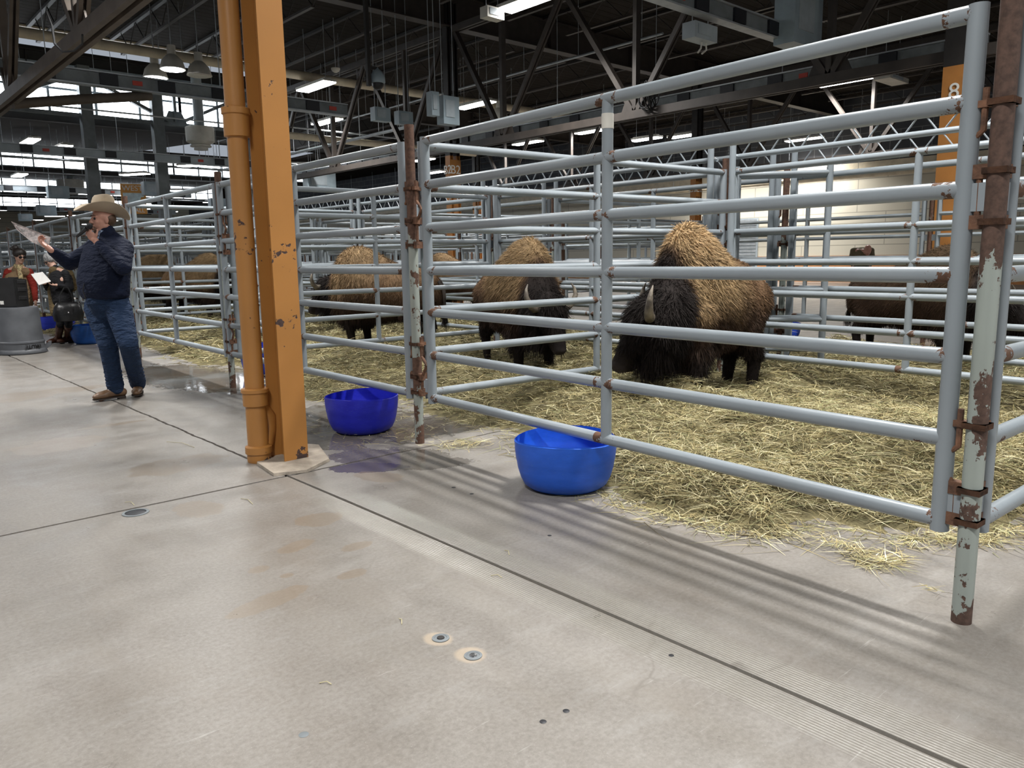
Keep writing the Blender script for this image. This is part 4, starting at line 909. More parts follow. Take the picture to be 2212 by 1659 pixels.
# ------------------------------------------------------------------ bison
def sstep(a, b, x): t = np.clip((x-a)/(b-a), 0, 1); return t*t*(3-2*t)
def bison(loc, face, scale, label, hyaw=0, hpitch=62, hdrop=0.0, hfwd=0.0, fur=26000, tan=1.0, seed=1, hside=0.0, voxel=.022, horns=True, body_c=None, xs=1.0, slim=1.0):
    root = thing('bison', (loc[0], loc[1], 0), label, 'bison', face); root.scale = (scale,)*3
    mb = MB()
    ST = [(-1.19, .98, .84, .06), (-1.13, 1.14, .70, .17), (-1.02, 1.23, .64, .26), (-.82, 1.29, .60, .31), (-.5, 1.33, .57, .35), (-.2, 1.42, .53, .39), (.05, 1.53, .50, .41), (.25, 1.61, .47, .40), (.42, 1.62, .45, .37), (.58, 1.56, .46, .33), (.72, 1.43, .50, .28), (.84, 1.25, .56, .22), (.92, 1.05, .64, .14)]
    rings = []
    for x, zt, zb, hw in ST:
        x *= xs; hw *= slim*(.86 if x > .3*xs else 1)
        zc, hh = (zt+zb)/2, (zt-zb)/2; r_ = []
        for k in range(28):
            a = 2*PI*k/28; c, s = math.cos(a), math.sin(a); up = max(0, s)
            ww = hw*(1-.42*up**1.6 if x > -.4 else 1-.18*up) # hump narrows towards its ridge
            r_.append((x, ww*np.sign(c)*abs(c)**.85, zc+hh*np.sign(s)*abs(s)**.85))
        rings.append(r_)
    mb.loft(rings)
    rg = random.Random(seed)
    for sd in (-1, 1):
        dx = rg.uniform(-.10, .10); q = .42*xs; sy = sd*slim
        mb.cap((q, sy*.19, .85), .17, (q+.02+dx*.4, sy*.19, .56), .115, 14); mb.cap((q+.02+dx*.4, sy*.19, .56), .115, (q+.04+dx, sy*.19, .36), .070, 12); mb.cap((q+.04+dx, sy*.19, .36), .068, (q+.03+dx*1.3, sy*.19, .12), .052, 12); mb.cap((q+.03+dx*1.3, sy*.19, .12), .056, (q+.06+dx*1.3, sy*.19, .045), .064, 12)
        dx = rg.uniform(-.14, .10)
        q = -.86*xs
        mb.cap((q, sy*.14, .95), .20, (q+.14, sy*.17, .70), .150, 14); mb.cap((q+.12, sy*.17, .68), .145, (q-.07+dx*.5, sy*.18, .44), .072, 12); mb.cap((q-.07+dx*.5, sy*.18, .44), .066, (q-.02+dx, sy*.18, .14), .048, 12); mb.cap((q-.02+dx, sy*.18, .13), .054, (q+.01+dx, sy*.18, .045), .062, 12)
    # neck and head, turned and lowered
    yw, pt = math.radians(hyaw), math.radians(hpitch)
    D = Vector((math.cos(yw)*math.cos(pt), math.sin(yw)*math.cos(pt), -math.sin(pt))); Lt = Vector((-math.sin(yw), math.cos(yw), 0)); UP = D.cross(Lt).normalized()*-1
    if UP.z < 0 and False: UP = -UP
    FW = Lt.cross(D).normalized()   # out of the forehead
    if FW.dot(Vector((math.cos(yw), math.sin(yw), .3))) < 0: FW = -FW
    A = Vector((.98*xs+hfwd, hside, 1.02-hdrop))   # poll
    mb.cap((.60*xs, hside*.3, 1.08), .27*slim, tuple(A-FW*.10+D*.02), .19, 18); mb.cap((.66*xs, hside*.3, .84), .25*slim, tuple(A-FW*.12+D*.12), .165, 18)
    mb.ell(tuple(A+D*.06), (.175, .175, .165)); mb.cap(tuple(A+D*.04+FW*.02), .17, tuple(A+D*.28), .125, 18); mb.cap(tuple(A+D*.26), .125, tuple(A+D*.47+FW*.01), .082, 16); mb.ell(tuple(A+D*.50+FW*.005), (.085, .085, .07))
    mb.cap(tuple(A+D*.28-FW*.08), .09, tuple(A+D*.47-FW*.06), .055, 12)
    for sd in (-1, 1):
        mb.cap(tuple(A+Lt*sd*.15+D*.05-FW*.06), .035, tuple(A+Lt*sd*.25+D*.10-FW*.09), .028, 8)
    hc = np.array(A+D*.2); An = np.array(A); Dn = np.array(D)
    dark, blk = np.array((.030, .018, .012)), np.array((.013, .010, .009)); mid = np.array((.115, .066, .034)); tn = np.array((.33, .228, .122))*(.6+.4*tan); rump = np.array(body_c or (.125, .074, .04))
    def pig(co):
        x, y, z = co[:, 0]/xs, co[:, 1], co[:, 2]; nz = (fbm(x*1.0+seed, y+z, 2.2, 3, 4)-.5)
        nb = (fbm(x*1.0+seed*3, y*2+z, 7, 2, 5)-.5)
        zz = z+nz*.30+nb*.10
        c = dark*1.5+(rump-dark*1.5)*sstep(.72, 1.02, zz)[:, None]
        hump = (sstep(-.75, .05, x+nz*.5)*(1-sstep(.66, .76, x+nz*.12))*sstep(.80, 1.22, zz+.06))[:, None]*tan
        c = c+(tn-c)*hump
        ridge = (sstep(1.35, 1.5, z)*sstep(-.3, .1, x)*(1-sstep(.6, .75, x)))[:, None]*.7*tan; c = c+(tn*1.25-c)*ridge
        c = c+(mid-c)*((1-hump)*(sstep(-1.3, -.8, -x)*0+.0)[:, None])
        front = sstep(.70, .80, x+nz*.12)[:, None]; c = c+(blk*1.6-c)*front*(1-sstep(1.50, 1.60, z)[:, None]*.6)
        hd = np.linalg.norm(co-hc, axis=1); k = 1-sstep(.36, .5, hd); c = c+(blk-c)*k[:, None]
        lg = 1-sstep(.46, .66, z+nz*.15); c = c+(blk*1.5-c)*(lg*(1-k))[:, None]
        mz = 1-sstep(.05, .10, np.linalg.norm(co-(An+Dn*.54), axis=1)); c = c+(np.array((.05, .042, .04))-c)*mz[:, None]
        return np.clip(c, .004, 1)
    body = remeshed(mb, 'body', M['coat'], voxel, root, smooth=8, pig=pig)
    # coat of hair
    me = body.data; me.calc_loop_triangles(); nt_ = len(me.loop_triangles); T = np.empty(nt_*3, np.int32); me.loop_triangles.foreach_get('vertices', T); T = T.reshape(-1, 3)
    co = np.empty(len(me.vertices)*3, np.float32); me.vertices.foreach_get('co', co); co = co.reshape(-1, 3)
    a, b_, c_ = co[T[:, 0]], co[T[:, 1]], co[T[:, 2]]; cr = np.cross(b_-a, c_-a); ar = np.linalg.norm(cr, axis=1); nr = cr/(ar[:, None]+1e-12)
    idx = nrg.choice(nt_, fur, p=ar/ar.sum()); r1, r2 = nrg.random((2, fur)); k = r1+r2 > 1; r1[k], r2[k] = 1-r1[k], 1-r2[k]
    P = a[idx]+(b_-a)[idx]*r1[:, None]+(c_-a)[idx]*r2[:, None]; n_ = nr[idx]; x, y, z = P[:, 0], P[:, 1], P[:, 2]
    hd = np.linalg.norm(P-hc, axis=1); isH = hd < .42; top = isH & (((P-An)@Dn) < .16); muz = isH & (((P-An)@Dn) > .40)
    L = .030+.028*sstep(-.5, .2, x)*sstep(.7, 1.1, z); L = np.where((x > .5) & (z < 1.1) & ~isH, .075, L); L = np.where((z < .62) & (z > .40) & (x > .1*xs) & ~isH, .075, L); L = np.where((z < .4), .016, L)
    L = np.where((z < .66) & (z > .42) & (x < .1) & (x > -.7), .05, L)
    L = np.where(isH, .035, L); L = np.where(top, .085, L); L = np.where(muz, .008, L)
    chin = isH & (((P-An)@Dn) > .18) & (((P-An)@np.array(FW)) < -.06) & ~muz; L = np.where(chin, .15, L)
    L = L*nrg.uniform(.6, 1.35, fur)
    flow = np.stack([-.55*np.ones(fur), np.zeros(fur), -.75*np.ones(fur)], -1); flow[isH] = np.array(D)*.7+np.array((0, 0, -.3)); flow[(z < .7) | chin] = (0, 0, -1.1)
    lift = np.where((z > 1.25) & (x > -.5), .95, .55)
    dr = n_*lift[:, None]+flow*.62+nrg.normal(0, .22, (fur, 3)); dr /= np.linalg.norm(dr, axis=1)[:, None]
    sd_ = np.cross(dr, n_+nrg.normal(0, .4, (fur, 3))); sd_ /= np.linalg.norm(sd_, axis=1)[:, None]+1e-9
    bend = np.zeros((fur, 3)); bend[:, 2] = -.35; bend += nrg.normal(0, .12, (fur, 3))
    cc = pig(P)*nrg.uniform(.55, 1.45, (fur, 1)); wd = nrg.uniform(.004, .008, fur)
    fm = strands_mesh('fur_coat', M['coat'], P-n_*.004, dr, L, wd, cc.astype(np.float32), bend, sd_, 2)
    fo = bpy.data.objects.new('fur_coat', fm); COL.objects.link(fo); fo.parent = body; fo['kind'] = 'stuff'
    for sd in (-1, 1):
        if horns:
            q = MB(); S0 = A+Lt*sd*.125+D*.04+FW*.03; Z = Vector((0, 0, 1)); O = (Lt*sd)
            pts = [S0, S0+O*.09-Z*.015+FW*.02, S0+O*.16+Z*.03+FW*.035, S0+O*.195+Z*.11+FW*.035, S0+O*.185+Z*.19+FW*.02, S0+O*.155+Z*.25]
            q.tube([tuple(p) for p in pts], [.046, .042, .035, .026, .015, .004], 14); q.build('horn', M['horn'], root)
        q = MB(); q.ell(tuple(A+D*.20+Lt*sd*.125+FW*.045), (.017,)*3, None, 10, 8); q.build('eye', M['eye'], root)
        q = MB(); q.ell(tuple(A+D*.535+Lt*sd*.038+FW*.035), (.014, .014, .018), None, 8, 6); q.build('nostril', M['black_mat'], root)
    q = MB(); q.tube([(-1.17*xs, 0, 1.10), (-1.17*xs-.08, .01, 1.0), (-1.17*xs-.10, .02, .8), (-1.17*xs-.09, .03, .66)], [.035, .026, .018, .014], 10); tl = q.build('tail', M['tail'], root)
    n = 260; Pn = np.tile(np.array([(-1.17*xs-.09, .03, .68)]), (n, 1))+nrg.normal(0, .012, (n, 3)); dr = np.tile(np.array([(0, 0, -1.0)]), (n, 1))+nrg.normal(0, .14, (n, 3)); sd_ = np.cross(dr, nrg.normal(0, 1, (n, 3))); sd_ /= np.linalg.norm(sd_, axis=1)[:, None]
    tm = strands_mesh('tail_tuft', M['coat'], Pn, dr, nrg.uniform(.12, .24, n), nrg.uniform(.004, .008, n), np.tile(blk*1.5, (n, 1)).astype(np.float32), nrg.normal(0, .1, (n, 3)), sd_, 2); to = bpy.data.objects.new('tail_tuft', tm); COL.objects.link(to); to.parent = tl; to['kind'] = 'stuff'
    return root
M['horn'] = plain('weathered_horn', (.17, .145, .11), .45, 0, .35, 12, .4, 60, c2=(.05, .04, .033)); M['eye'] = plain('dark_eye', (.01, .008, .006), .08); M['tail'] = plain('dark_tail_hide', (.03, .02, .014), .7)
R_ = math.radians
BIS = [
 dict(loc=(5.44, 3.72), face=R_(180), scale=.94, label='largest bison, tan humped and head down facing the hay in the nearest pen', hyaw=-46, hpitch=58, hdrop=.12, hside=.04, hfwd=.06, fur=75000, tan=1.0, seed=3, voxel=.016, xs=.68, slim=.74),
 dict(loc=(5.62, 6.15), face=R_(247), scale=.91, label='brown bison with dark neck standing rump to the left behind the divider', hyaw=14, hpitch=66, hdrop=.12, fur=42000, tan=.75, seed=5, xs=.92, slim=.92),
 dict(loc=(5.65, 9.0), face=R_(106), scale=.90, label='brown woolly bison seen side-on, facing away from the large one', hyaw=8, hpitch=50, hdrop=.0, fur=36000, tan=.55, seed=8),
 dict(loc=(9.05, 3.35), face=R_(252), scale=.83, label='very dark bison in the second pen row near the wide orange column', hyaw=22, hpitch=42, hdrop=.14, hfwd=.05, fur=30000, tan=.12, seed=12, body_c=(.05, .03, .018)),
]
for k in BIS: bison(**k)
g_ = grid(2.42, 1.82); bison(g_, R_(100), .86, 'dark brown bison partly hidden behind the rump of the side-on one', fur=14000, tan=.35, seed=14, voxel=.03)
g_ = grid(4.25, .64); bison(g_, R_(-15), .93, 'pale tan bison far off behind the fence beside the cowboy-hatted man', hyaw=-10, fur=14000, tan=1.0, seed=17, voxel=.03, body_c=(.33, .22, .12), xs=.9)
g_ = grid(3.42, .72); bison(g_, R_(-72), .90, 'tan bison with dark legs, rump showing left of the downpipe', hyaw=10, fur=16000, tan=.9, seed=19, voxel=.028, body_c=(.27, .17, .09))

# ------------------------------------------------------------------ people
M['skin'] = plain('ruddy_skin', (.55, .285, .21), .5, 0, .08, 14); M['skin_pale'] = plain('pale_skin', (.60, .36, .27), .5, 0, .08, 14)
def cloth(name, c, sc=30, rough=.85, fold=.5, var=.15):
    m, nt, p = newmat(name); v = coords(nt); n = noise(nt, sc*6, 3, .6, v); f = noise(nt, 7, 3, .55, v, (1, 1, 2.2)); f2 = noise(nt, 14, 3, .6, v, (.8, .8, 1.8))
    nt.links.new(ramp(nt, n, .25, .75, tuple(x*(1-var) for x in c), tuple(x*(1+var) for x in c)), p.inputs['Base Color']); p.inputs['Roughness'].default_value = rough; p.inputs['Specular IOR Level'].default_value = .25
    bump(nt, p, math_(nt, 'ADD', math_(nt, 'ADD', f, math_(nt, 'MULTIPLY', f2, .7)), math_(nt, 'MULTIPLY', n, .03)), min(1, fold*1.5), .05); return m
M['navy'] = cloth('navy_fleece', (.0065, .011, .030)); M['denim'] = cloth('blue_denim', (.018, .036, .080), 40, .9, .7, .3); M['felt'] = plain('tan_felt', (.50, .41, .30), .85, 0, .06, 6); M['leather'] = plain('brown_boot_leather', (.15, .085, .045), .4, 0, .25, 14)
M['sole'] = plain('dark_sole', (.03, .02, .015), .7); M['hair'] = plain('brown_hair', (.11, .06, .035), .6, 0, .3, 40); M['hair_dark'] = plain('dark_hair', (.02, .015, .012), .5, 0, .3, 40); M['hair_grey'] = plain('grey_hair', (.40, .40, .40), .7, 0, .4, 60)
M['burgundy'] = cloth('burgundy_knit', (.22, .022, .015)); M['vest'] = cloth('tan_quilted_vest', (.20, .135, .075)); M['olive'] = cloth('olive_shawl', (.12, .085, .04)); M['blackcloth'] = cloth('black_cloth', (.014, .014, .016)); M['scarf'] = plain('patterned_scarf', (.48, .38, .20), .8, 0, .5, 60); M['khaki'] = cloth('khaki_jacket', (.16, .13, .08))
M['paper'] = plain('white_paper', (.75, .73, .70), .7, 0, .05, 4); M['print'] = plain('printed_page', (.22, .18, .17), .5, 0, .8, 30); M['bootbrown'] = plain('glossy_brown_boot', (.085, .03, .016), .28, 0, .3, 8); M['plaid'] = plain('blue_plaid_shirt', (.25, .32, .45), .8, 0, .7, 80); M['bag'] = plain('black_leather_bag', (.012, .012, .013), .3, 0, .2, 8, .3, 30)
def hand(mb, wr, d, nrm, side, curl=.5, s=1.0, spread=.0):
    """palm + five fingers; wr wrist, d palm direction, nrm palm-side normal, side = towards the thumb"""
    wr, d, nrm = Vector(wr), Vector(d).normalized(), Vector(nrm).normalized(); sd = Vector(side); sd = (sd-d*sd.dot(d)).normalized(); nrm = (nrm-d*nrm.dot(d)-sd*nrm.dot(sd)).normalized()
    R = Matrix((sd, d, nrm)).transposed(); mb.cap(tuple(wr-d*.02), .026*s, tuple(wr+d*.02), .027*s); mb.ell(tuple(wr+d*.052*s), (.042*s, .052*s, .017*s), R)
    for i, (o, l, r) in enumerate(((.031, .072, .0088), (.011, .080, .0092), (-.010, .075, .0088), (-.030, .060, .0078))):
        p = wr+d*.092*s+sd*o*s*(1+spread); ang = 0
        for j, f in enumerate((.45, .32, .23)):
            ang += curl*(1.0 if j else .7)*(1+.08*i); v = d*math.cos(ang)+nrm*math.sin(ang)+sd*spread*o*6; q = p+v.normalized()*l*f*s; mb.cap(tuple(p), r*s*(1-.08*j), tuple(q), r*s*(.92-.08*j), 8); p = q
    p = wr+d*.03*s+sd*.034*s; v = (d*.55+sd*.75+nrm*.25).normalized(); q = p+v*.036*s; mb.cap(tuple(p), .013*s, tuple(q), .0105*s, 8); v2 = (d*.75+sd*.1+nrm*(.3+curl*.7)).normalized(); q2 = q+v2*.032*s; mb.cap(tuple(q), .0105*s, tuple(q2), .009*s, 8)
def head(mb, c, F, s=1.0, U=(0, 0, 1)):
    c, F = Vector(c), Vector(F).normalized(); U = Vector(U); Lt = U.cross(F).normalized(); U = F.cross(Lt).normalized(); R = Matrix((F, Lt, U)).transposed(); g = lambda f, l, u: tuple(c+(F*f+Lt*l+U*u)*s)
    mb.ell(g(-.012, 0, .03), (.098*s, .078*s, .090*s), R, 24, 16); mb.ell(g(.012, 0, -.02), (.083*s, .069*s, .095*s), R, 20, 14); mb.cap(g(.045, 0, -.085), .034*s, g(.058, 0, -.092), .028*s); 
    for l in (-1, 1):
        mb.cap(g(-.0, l*.045, -.055), .030*s, g(.045, l*.022, -.088), .026*s); mb.ell(g(-.008, l*.077, -.004), (.018*s, .009*s, .031*s), R, 12, 8); mb.cap(g(.079, l*.018, .033), .011*s, g(.070, l*.045, .030), .010*s); mb.ell(g(.062, l*.036, -.018), (.024*s, .022*s, .022*s), R, 12, 8)
    mb.cap(g(.088, 0, .018), .009*s, g(.108, 0, -.018), .0125*s, 10); mb.ell(g(.100, .011, -.022), (.010*s, .008*s, .008*s), R, 8, 6); mb.ell(g(.100, -.011, -.022), (.010*s, .008*s, .008*s), R, 8, 6)
    mb.cap(g(.088, -.018, -.048), .0075*s, g(.088, .018, -.048), .0075*s, 8); mb.cap(g(.084, -.015, -.060), .0085*s, g(.084, .015, -.060), .0085*s, 8)
    return g, R
def person(J, F, FH, label, name='person', skin='skin', s=1.0, vox=.007, hands=None, hp=.0):
    """J world joints; returns root and local joint getter"""
    o = Vector((J['base'][0], J['base'][1], 0)); root = thing(name, o, label, 'person'); L = {k: Vector(v)-o for k, v in J.items() if k != 'base'}; F = Vector(F).normalized(); mb = MB(); Lt = Vector((0, 0, 1)).cross(F).normalized()
    mb.cap(L['neck']-Vector((0, 0, .03)), .062*s, L['head']-Vector(FH)*.01-Vector((0, 0, .03)), .056*s); head(mb, L['head'], FH, s)
    mb.cap(L['chest']-Lt*.07*s, .12*s, L['chest']+Lt*.07*s, .12*s); mb.cap(L['chest'], .12*s, L['pelvis'], .11*s); mb.cap(L['pelvis']-Lt*.05*s, .10*s, L['pelvis']+Lt*.05*s, .10*s); mb.cap(L['sL'], .06*s, L['neck'], .05*s); mb.cap(L['sR'], .06*s, L['neck'], .05*s)
    for q in 'LR':
        mb.cap(L['s'+q], .052*s, L['e'+q], .042*s); mb.cap(L['e'+q], .041*s, L['w'+q], .027*s); mb.cap(L['h'+q], .085*s, L['k'+q], .056*s); mb.cap(L['k'+q], .055*s, L['a'+q], .038*s); mb.cap(L['a'+q], .036*s, L['t'+q]-(L['t'+q]-L['a'+q])*.3, .03*s)
    for h in hands or []: hand(mb, L[h[0]], *h[1:])
    remeshed(mb, 'body', M[skin], vox, root, smooth=3)
    return root, L, F, Lt
def UH(F): F = Vector(F).normalized(); return F.cross(Vector((0, 0, 1)).cross(F).normalized())
def garment(root, name, mat, fn, vox=.012, smooth=5):
    mb = MB(); fn(mb); return remeshed(mb, name, M[mat], vox, root, smooth=smooth)
def face_bits(root, L, FH, s=1.0, brows='hair', glasses=False):
    c, F = L['head'], Vector(FH).normalized(); U = Vector((0, 0, 1)); Lt = U.cross(F).normalized(); U = F.cross(Lt); g = lambda f, l, u: c+(F*f+Lt*l+U*u)*s
    for l in (-1, 1):
        b = MB(); b.ell(g(.076, l*.031, .012), (.0125*s,)*3, None, 10, 8); b.build('eye', M['eye'] if True else None, root)
        b = MB(); b.tube([g(.089, l*.014, .038), g(.086, l*.032, .044), g(.074, l*.052, .036)], [.004*s, .005*s, .003*s], 6); b.build('eyebrow', M[brows], root)
    if glasses:
        gl = MB(); R = Matrix((F, Lt, U)).transposed()
        for l in (-1, 1): gl.ell(g(.100, l*.034, .008), (.006*s, .030*s, .024*s), R, 16, 8); gl.tube([g(.098, l*.06, .015), g(.05, l*.082, .018), g(-.01, l*.083, .012)], .003*s, 6)
        gl.tube([g(.106, -.01, .014), g(.106, .01, .014)], .003*s, 6); gl.build('glasses', M['black'], root)
def boot(root, a, t, w=.047, hgt=.10, mat='leather', shaft=.30, name='boot'):
    a, t = Vector(a), Vector(t); d = Vector((t.x-a.x, t.y-a.y, 0)); Ln = d.length; d.normalize(); s = Vector((-d.y, d.x, 0)); h0 = a-d*.055; R = Matrix((d, s, Vector((0, 0, 1)))).transposed()
    def f(mb):
        mb.cap((h0.x, h0.y, .062), .044, tuple(Vector((a.x, a.y, .075))+d*.04), .046); mb.cap(tuple(Vector((a.x, a.y, .066))+d*.03), .045, tuple(Vector((t.x, t.y, .048))-d*.05), .041); mb.ell(tuple(Vector((t.x, t.y, .044))-d*.04), (.058, .040, .030), R); mb.ell(tuple(Vector((a.x, a.y, .05))+d*(Ln*.62)), (.07, .050, .036), R)
        mb.cap((a.x, a.y, .08), .048, (a.x, a.y, .08+shaft), .056)
    bt = garment(root, name, mat, f, .007, 2)
    b = MB(); pts = [(-.075, .034), (-.03, .040), (.05, .036), (Ln*.62, .050), (Ln-.02, .043), (Ln+.012, .018)]; P = [h0*0+Vector((a.x, a.y, 0))+d*x+s*y for x, y in pts]+[Vector((a.x, a.y, 0))+d*x-s*y for x, y in pts[::-1]]
    n = len(P); b.add([(p.x, p.y, .014) for p in P]+[(p.x, p.y, .027) for p in P], [tuple(range(n))[::-1], tuple(range(n, 2*n))]+[(k, (k+1) % n, n+(k+1) % n, n+k) for k in range(n)])
    b.bbox((-.001, -.001, .02), (.001, .001, .021)); b.box(tuple(Vector((a.x, a.y, .014))-d*.045), (.06, .07, .028), R); b.build('sole', M['sole'], bt)
def frame_at(u, v):
    x, y = G(u, v); n = math.hypot(x, y); A = Vector((x/n, y/n, 0)); return Vector((A.y, -A.x, 0)), A   # screen right, away

# --- the announcer in the cowboy hat
Rt, Aw = frame_at(240, 870); Fm = (-Rt*.80-Aw*.60).normalized(); FHm = (-Rt*.955-Aw*.30+Vector((0, 0, .0))).normalized()
gR, gL = G(252, 862), G(300, 852); up = Vector((0, 0, 1))
J = dict(base=G(258, 862), head=W(222, 476, 7.17), neck=W(231, 512, 7.2), chest=W(236, 560, 7.22), pelvis=W(234, 655, 7.24), sL=W(265, 537, 7.10), sR=W(199, 543, 7.34), eL=W(266, 578, 6.93), eR=W(150, 568, 7.30), wL=W(207, 521, 6.93), wR=W(107, 538, 7.08),
         hR=W(211, 665, 7.30), hL=W(256, 668, 7.18), kR=W(234, 745, 7.22), kL=W(277, 742, 7.08), aR=(gR[0], gR[1], .09), aL=(gL[0], gL[1], .09))
J['tR'] = tuple(Vector((gR[0], gR[1], 0))-Rt*.185-Aw*.06); J['tL'] = tuple(Vector((gL[0], gL[1], 0))-Rt*.03-Aw*.19)
man, L, F, Lt = person(J, Fm, FHm, 'heavy-set man in tan cowboy hat and navy zip jacket speaking into a microphone', vox=.0055,
    hands=[('wR', (Vector(W(86, 520, 7.08))-Vector(J['wR'])), -Rt*.2+up*.9+Aw*.4, -Rt*.5+up*.4, .75, 1.0), ('wL', (Vector(W(186, 496, 6.90))-Vector(J['wL'])), Aw*.8-Rt*.1, up*.8-Rt*.3, .95, 1.0)])
face_bits(man, L, FHm)
def jk(mb):
    c, p = L['chest'], L['pelvis']; R = Matrix((F, Lt, up)).transposed()
    rings = []
    for t, rx, ry, fo in ((-.10, .165, .22, .02), (.0, .175, .245, .025), (.12, .185, .255, .035), (.25, .195, .262, .045), (.38, .198, .262, .05), (.50, .188, .255, .04), (.56, .178, .247, .03), (.60, .16, .22, .03)):
        q = c+(p-c)*(t/.62*.98)+F*fo; q = Vector((q.x, q.y, c.z+.06-t*.70)); rings.append([q+R @ Vector((math.cos(a)*rx, math.sin(a)*ry, 0)) for a in np.linspace(0, 2*PI, 28, False)])
    mb.loft(rings); mb.cap(L['sL']-up*.005, .098, L['sR']-up*.005, .098, 18); mb.cap(L['sL'], .095, L['neck']-up*.0, .088); mb.cap(L['sR'], .095, L['neck']-up*.0, .088)
    mb.cap(L['neck']-up*.03, .092, L['neck']+up*.035, .082, 20)
    for q in 'LR':
        mb.cap(L['s'+q], .093, L['e'+q], .072, 16); w_ = L['w'+q]; e_ = L['e'+q]; mb.cap(e_, .072, w_+(e_-w_)*.16, .047, 16)
        for k in range(5): t = .15+.17*k; m_ = L['s'+q]+(e_-L['s'+q])*t; mb.ell(m_+Vector((rnd.uniform(-.01, .01), 0, -.012)), (.088-.012*t, .088-.012*t, .028)) if k % 2 else None
garment(man, 'jacket', 'navy', jk, .009, 4)
b = MB(); zp = [L['neck']+F*.088+up*.02, L['chest']+F*.205+up*.0, L['chest']+F*.255-up*.15, L['pelvis']+F*.243+up*.13, L['pelvis']+F*.222+up*.05]; b.tube([tuple(p) for p in zp], .0045, 6); b.build('zip', M['black'], man)
b = MB(); q = L['chest']+F*.165+Lt*.125+up*.075; b.box(q, (.07, .008, .022), Matrix((Lt, F, up)).transposed() @ Matrix.Rotation(-.25, 3, 'Y')); b.box(q-up*.012+Lt*.01, (.04, .008, .02), Matrix((Lt, F, up)).transposed()); b.build('chest_logo', M['lettering'], man)
b = MB(); b.cap(L['neck']+F*.015, .078, L['neck']+F*.02+up*.030, .066, 18); b.build('shirt_collar', M['plaid'], man)
def jn(mb):
    mb.cap(L['pelvis']-Lt*.075+up*.02, .135, L['pelvis']+Lt*.075+up*.02, .135, 20); mb.cap(L['pelvis']-up*.06, .13, L['pelvis']-up*.10, .11, 20); mb.cap(L['pelvis']+F*.05+up*.04, .15, L['pelvis']+F*.03-up*.04, .13, 20)
    for q in 'LR':
        mb.cap(L['h'+q], .120, L['k'+q], .086, 18); a_ = L['a'+q]; k_ = L['k'+q]; m_ = a_+(k_-a_)*.30; mb.cap(k_, .085, m_, .072, 16); mb.cap(m_, .070, Vector((a_.x, a_.y, .11)), .074, 16)
        for j, t in enumerate((.04, .10, .17, .25, .34)): c_ = a_+(k_-a_)*t; mb.ell(Vector((c_.x, c_.y, c_.z+.03)), (.083, .083, .020))
        for t in (.12, .24, .36): c_ = k_+(L['h'+q]-k_)*t*.5; mb.ell(c_, (.094, .094, .022))
garment(man, 'jeans', 'denim', jn, .009, 3)
boot(man, L['aR'], L['tR']); boot(man, L['aL'], L['tL'])
def hb(mb):
    c, Fh = L['head'], FHm; l_ = up.cross(Fh).normalized(); g = lambda f, l, u: tuple(c+Fh*f+l_*l+up*u)
    mb.cap(g(.078, 0, -.072), .016, g(.070, 0, -.098), .022); mb.cap(g(.088, -.022, -.062), .006, g(.078, -.026, -.088), .010); mb.cap(g(.088, .022, -.062), .006, g(.078, .026, -.088), .010); mb.cap(g(.094, -.02, -.037), .006, g(.094, .02, -.037), .006)
garment(man, 'goatee', 'hair', hb, .004, 2)
def hs(mb):
    c, Fh = L['head'], FHm; l_ = up.cross(Fh).normalized(); R = Matrix((Fh, l_, up)).transposed(); mb.ell(c-Fh*.035+up*.012, (.082, .081, .075), R, 20, 14)
garment(man, 'hair', 'hair', hs, .006, 2)
# hat
hc_ = L['head']+up*.070-FHm*.004; hl = up.cross(FHm).normalized(); tilt = Matrix.Rotation(R_(-9), 3, hl); b = MB(); NB = 56
def hp_(f, l, u): return hc_+tilt @ (FHm*f+hl*l+up*u)
def brim(r_, a, th=0): f, l = math.cos(a)*r_*.235/.235, math.sin(a)*r_*.80; k = max(0, (r_-.10)/.14); return hp_(f*1.0, l, .078*k**1.5*math.sin(a)**2*1.15-.030*k*abs(math.cos(a))**3+th)
rs = [.092, .12, .16, .20, .235]
rings = [[brim(r_, 2*PI*k/NB) for k in range(NB)] for r_ in rs]+[[brim(r_, 2*PI*k/NB, .006) for k in range(NB)] for r_ in rs[::-1]]
b.loft(rings, False, True); hat = b.build('hat', M['felt'], man)
b = MB(); prof = [(1.0, 0), (.99, .035), (.96, .09), (.91, .125), (.78, .146), (.5, .140), (.2, .118), (.02, .114)]
rings = []
for r_, z in prof:
    ring_ = []
    for k in range(NB):
        a = 2*PI*k/NB; f, l = math.cos(a)*.102*r_, math.sin(a)*.088*r_; pinch = 1-.22*max(0, z-.05)/.09*max(0, math.cos(a))**2; zz = z+(.020*abs(math.sin(a))-.012*max(0, math.cos(a)) if z > .11 and r_ > .4 else 0)
        ring_.append(hp_(f, l*pinch, zz))
    rings.append(ring_)
b.loft(rings); b.build('crown', M['felt'], hat)
b = MB(); b.loft([[hp_(math.cos(2*PI*k/NB)*.1045, math.sin(2*PI*k/NB)*.0905, z) for k in range(NB)] for z in (.004, .022)], False); b.build('band', plain('tan_hat_band', (.40, .32, .23), .7), hat)
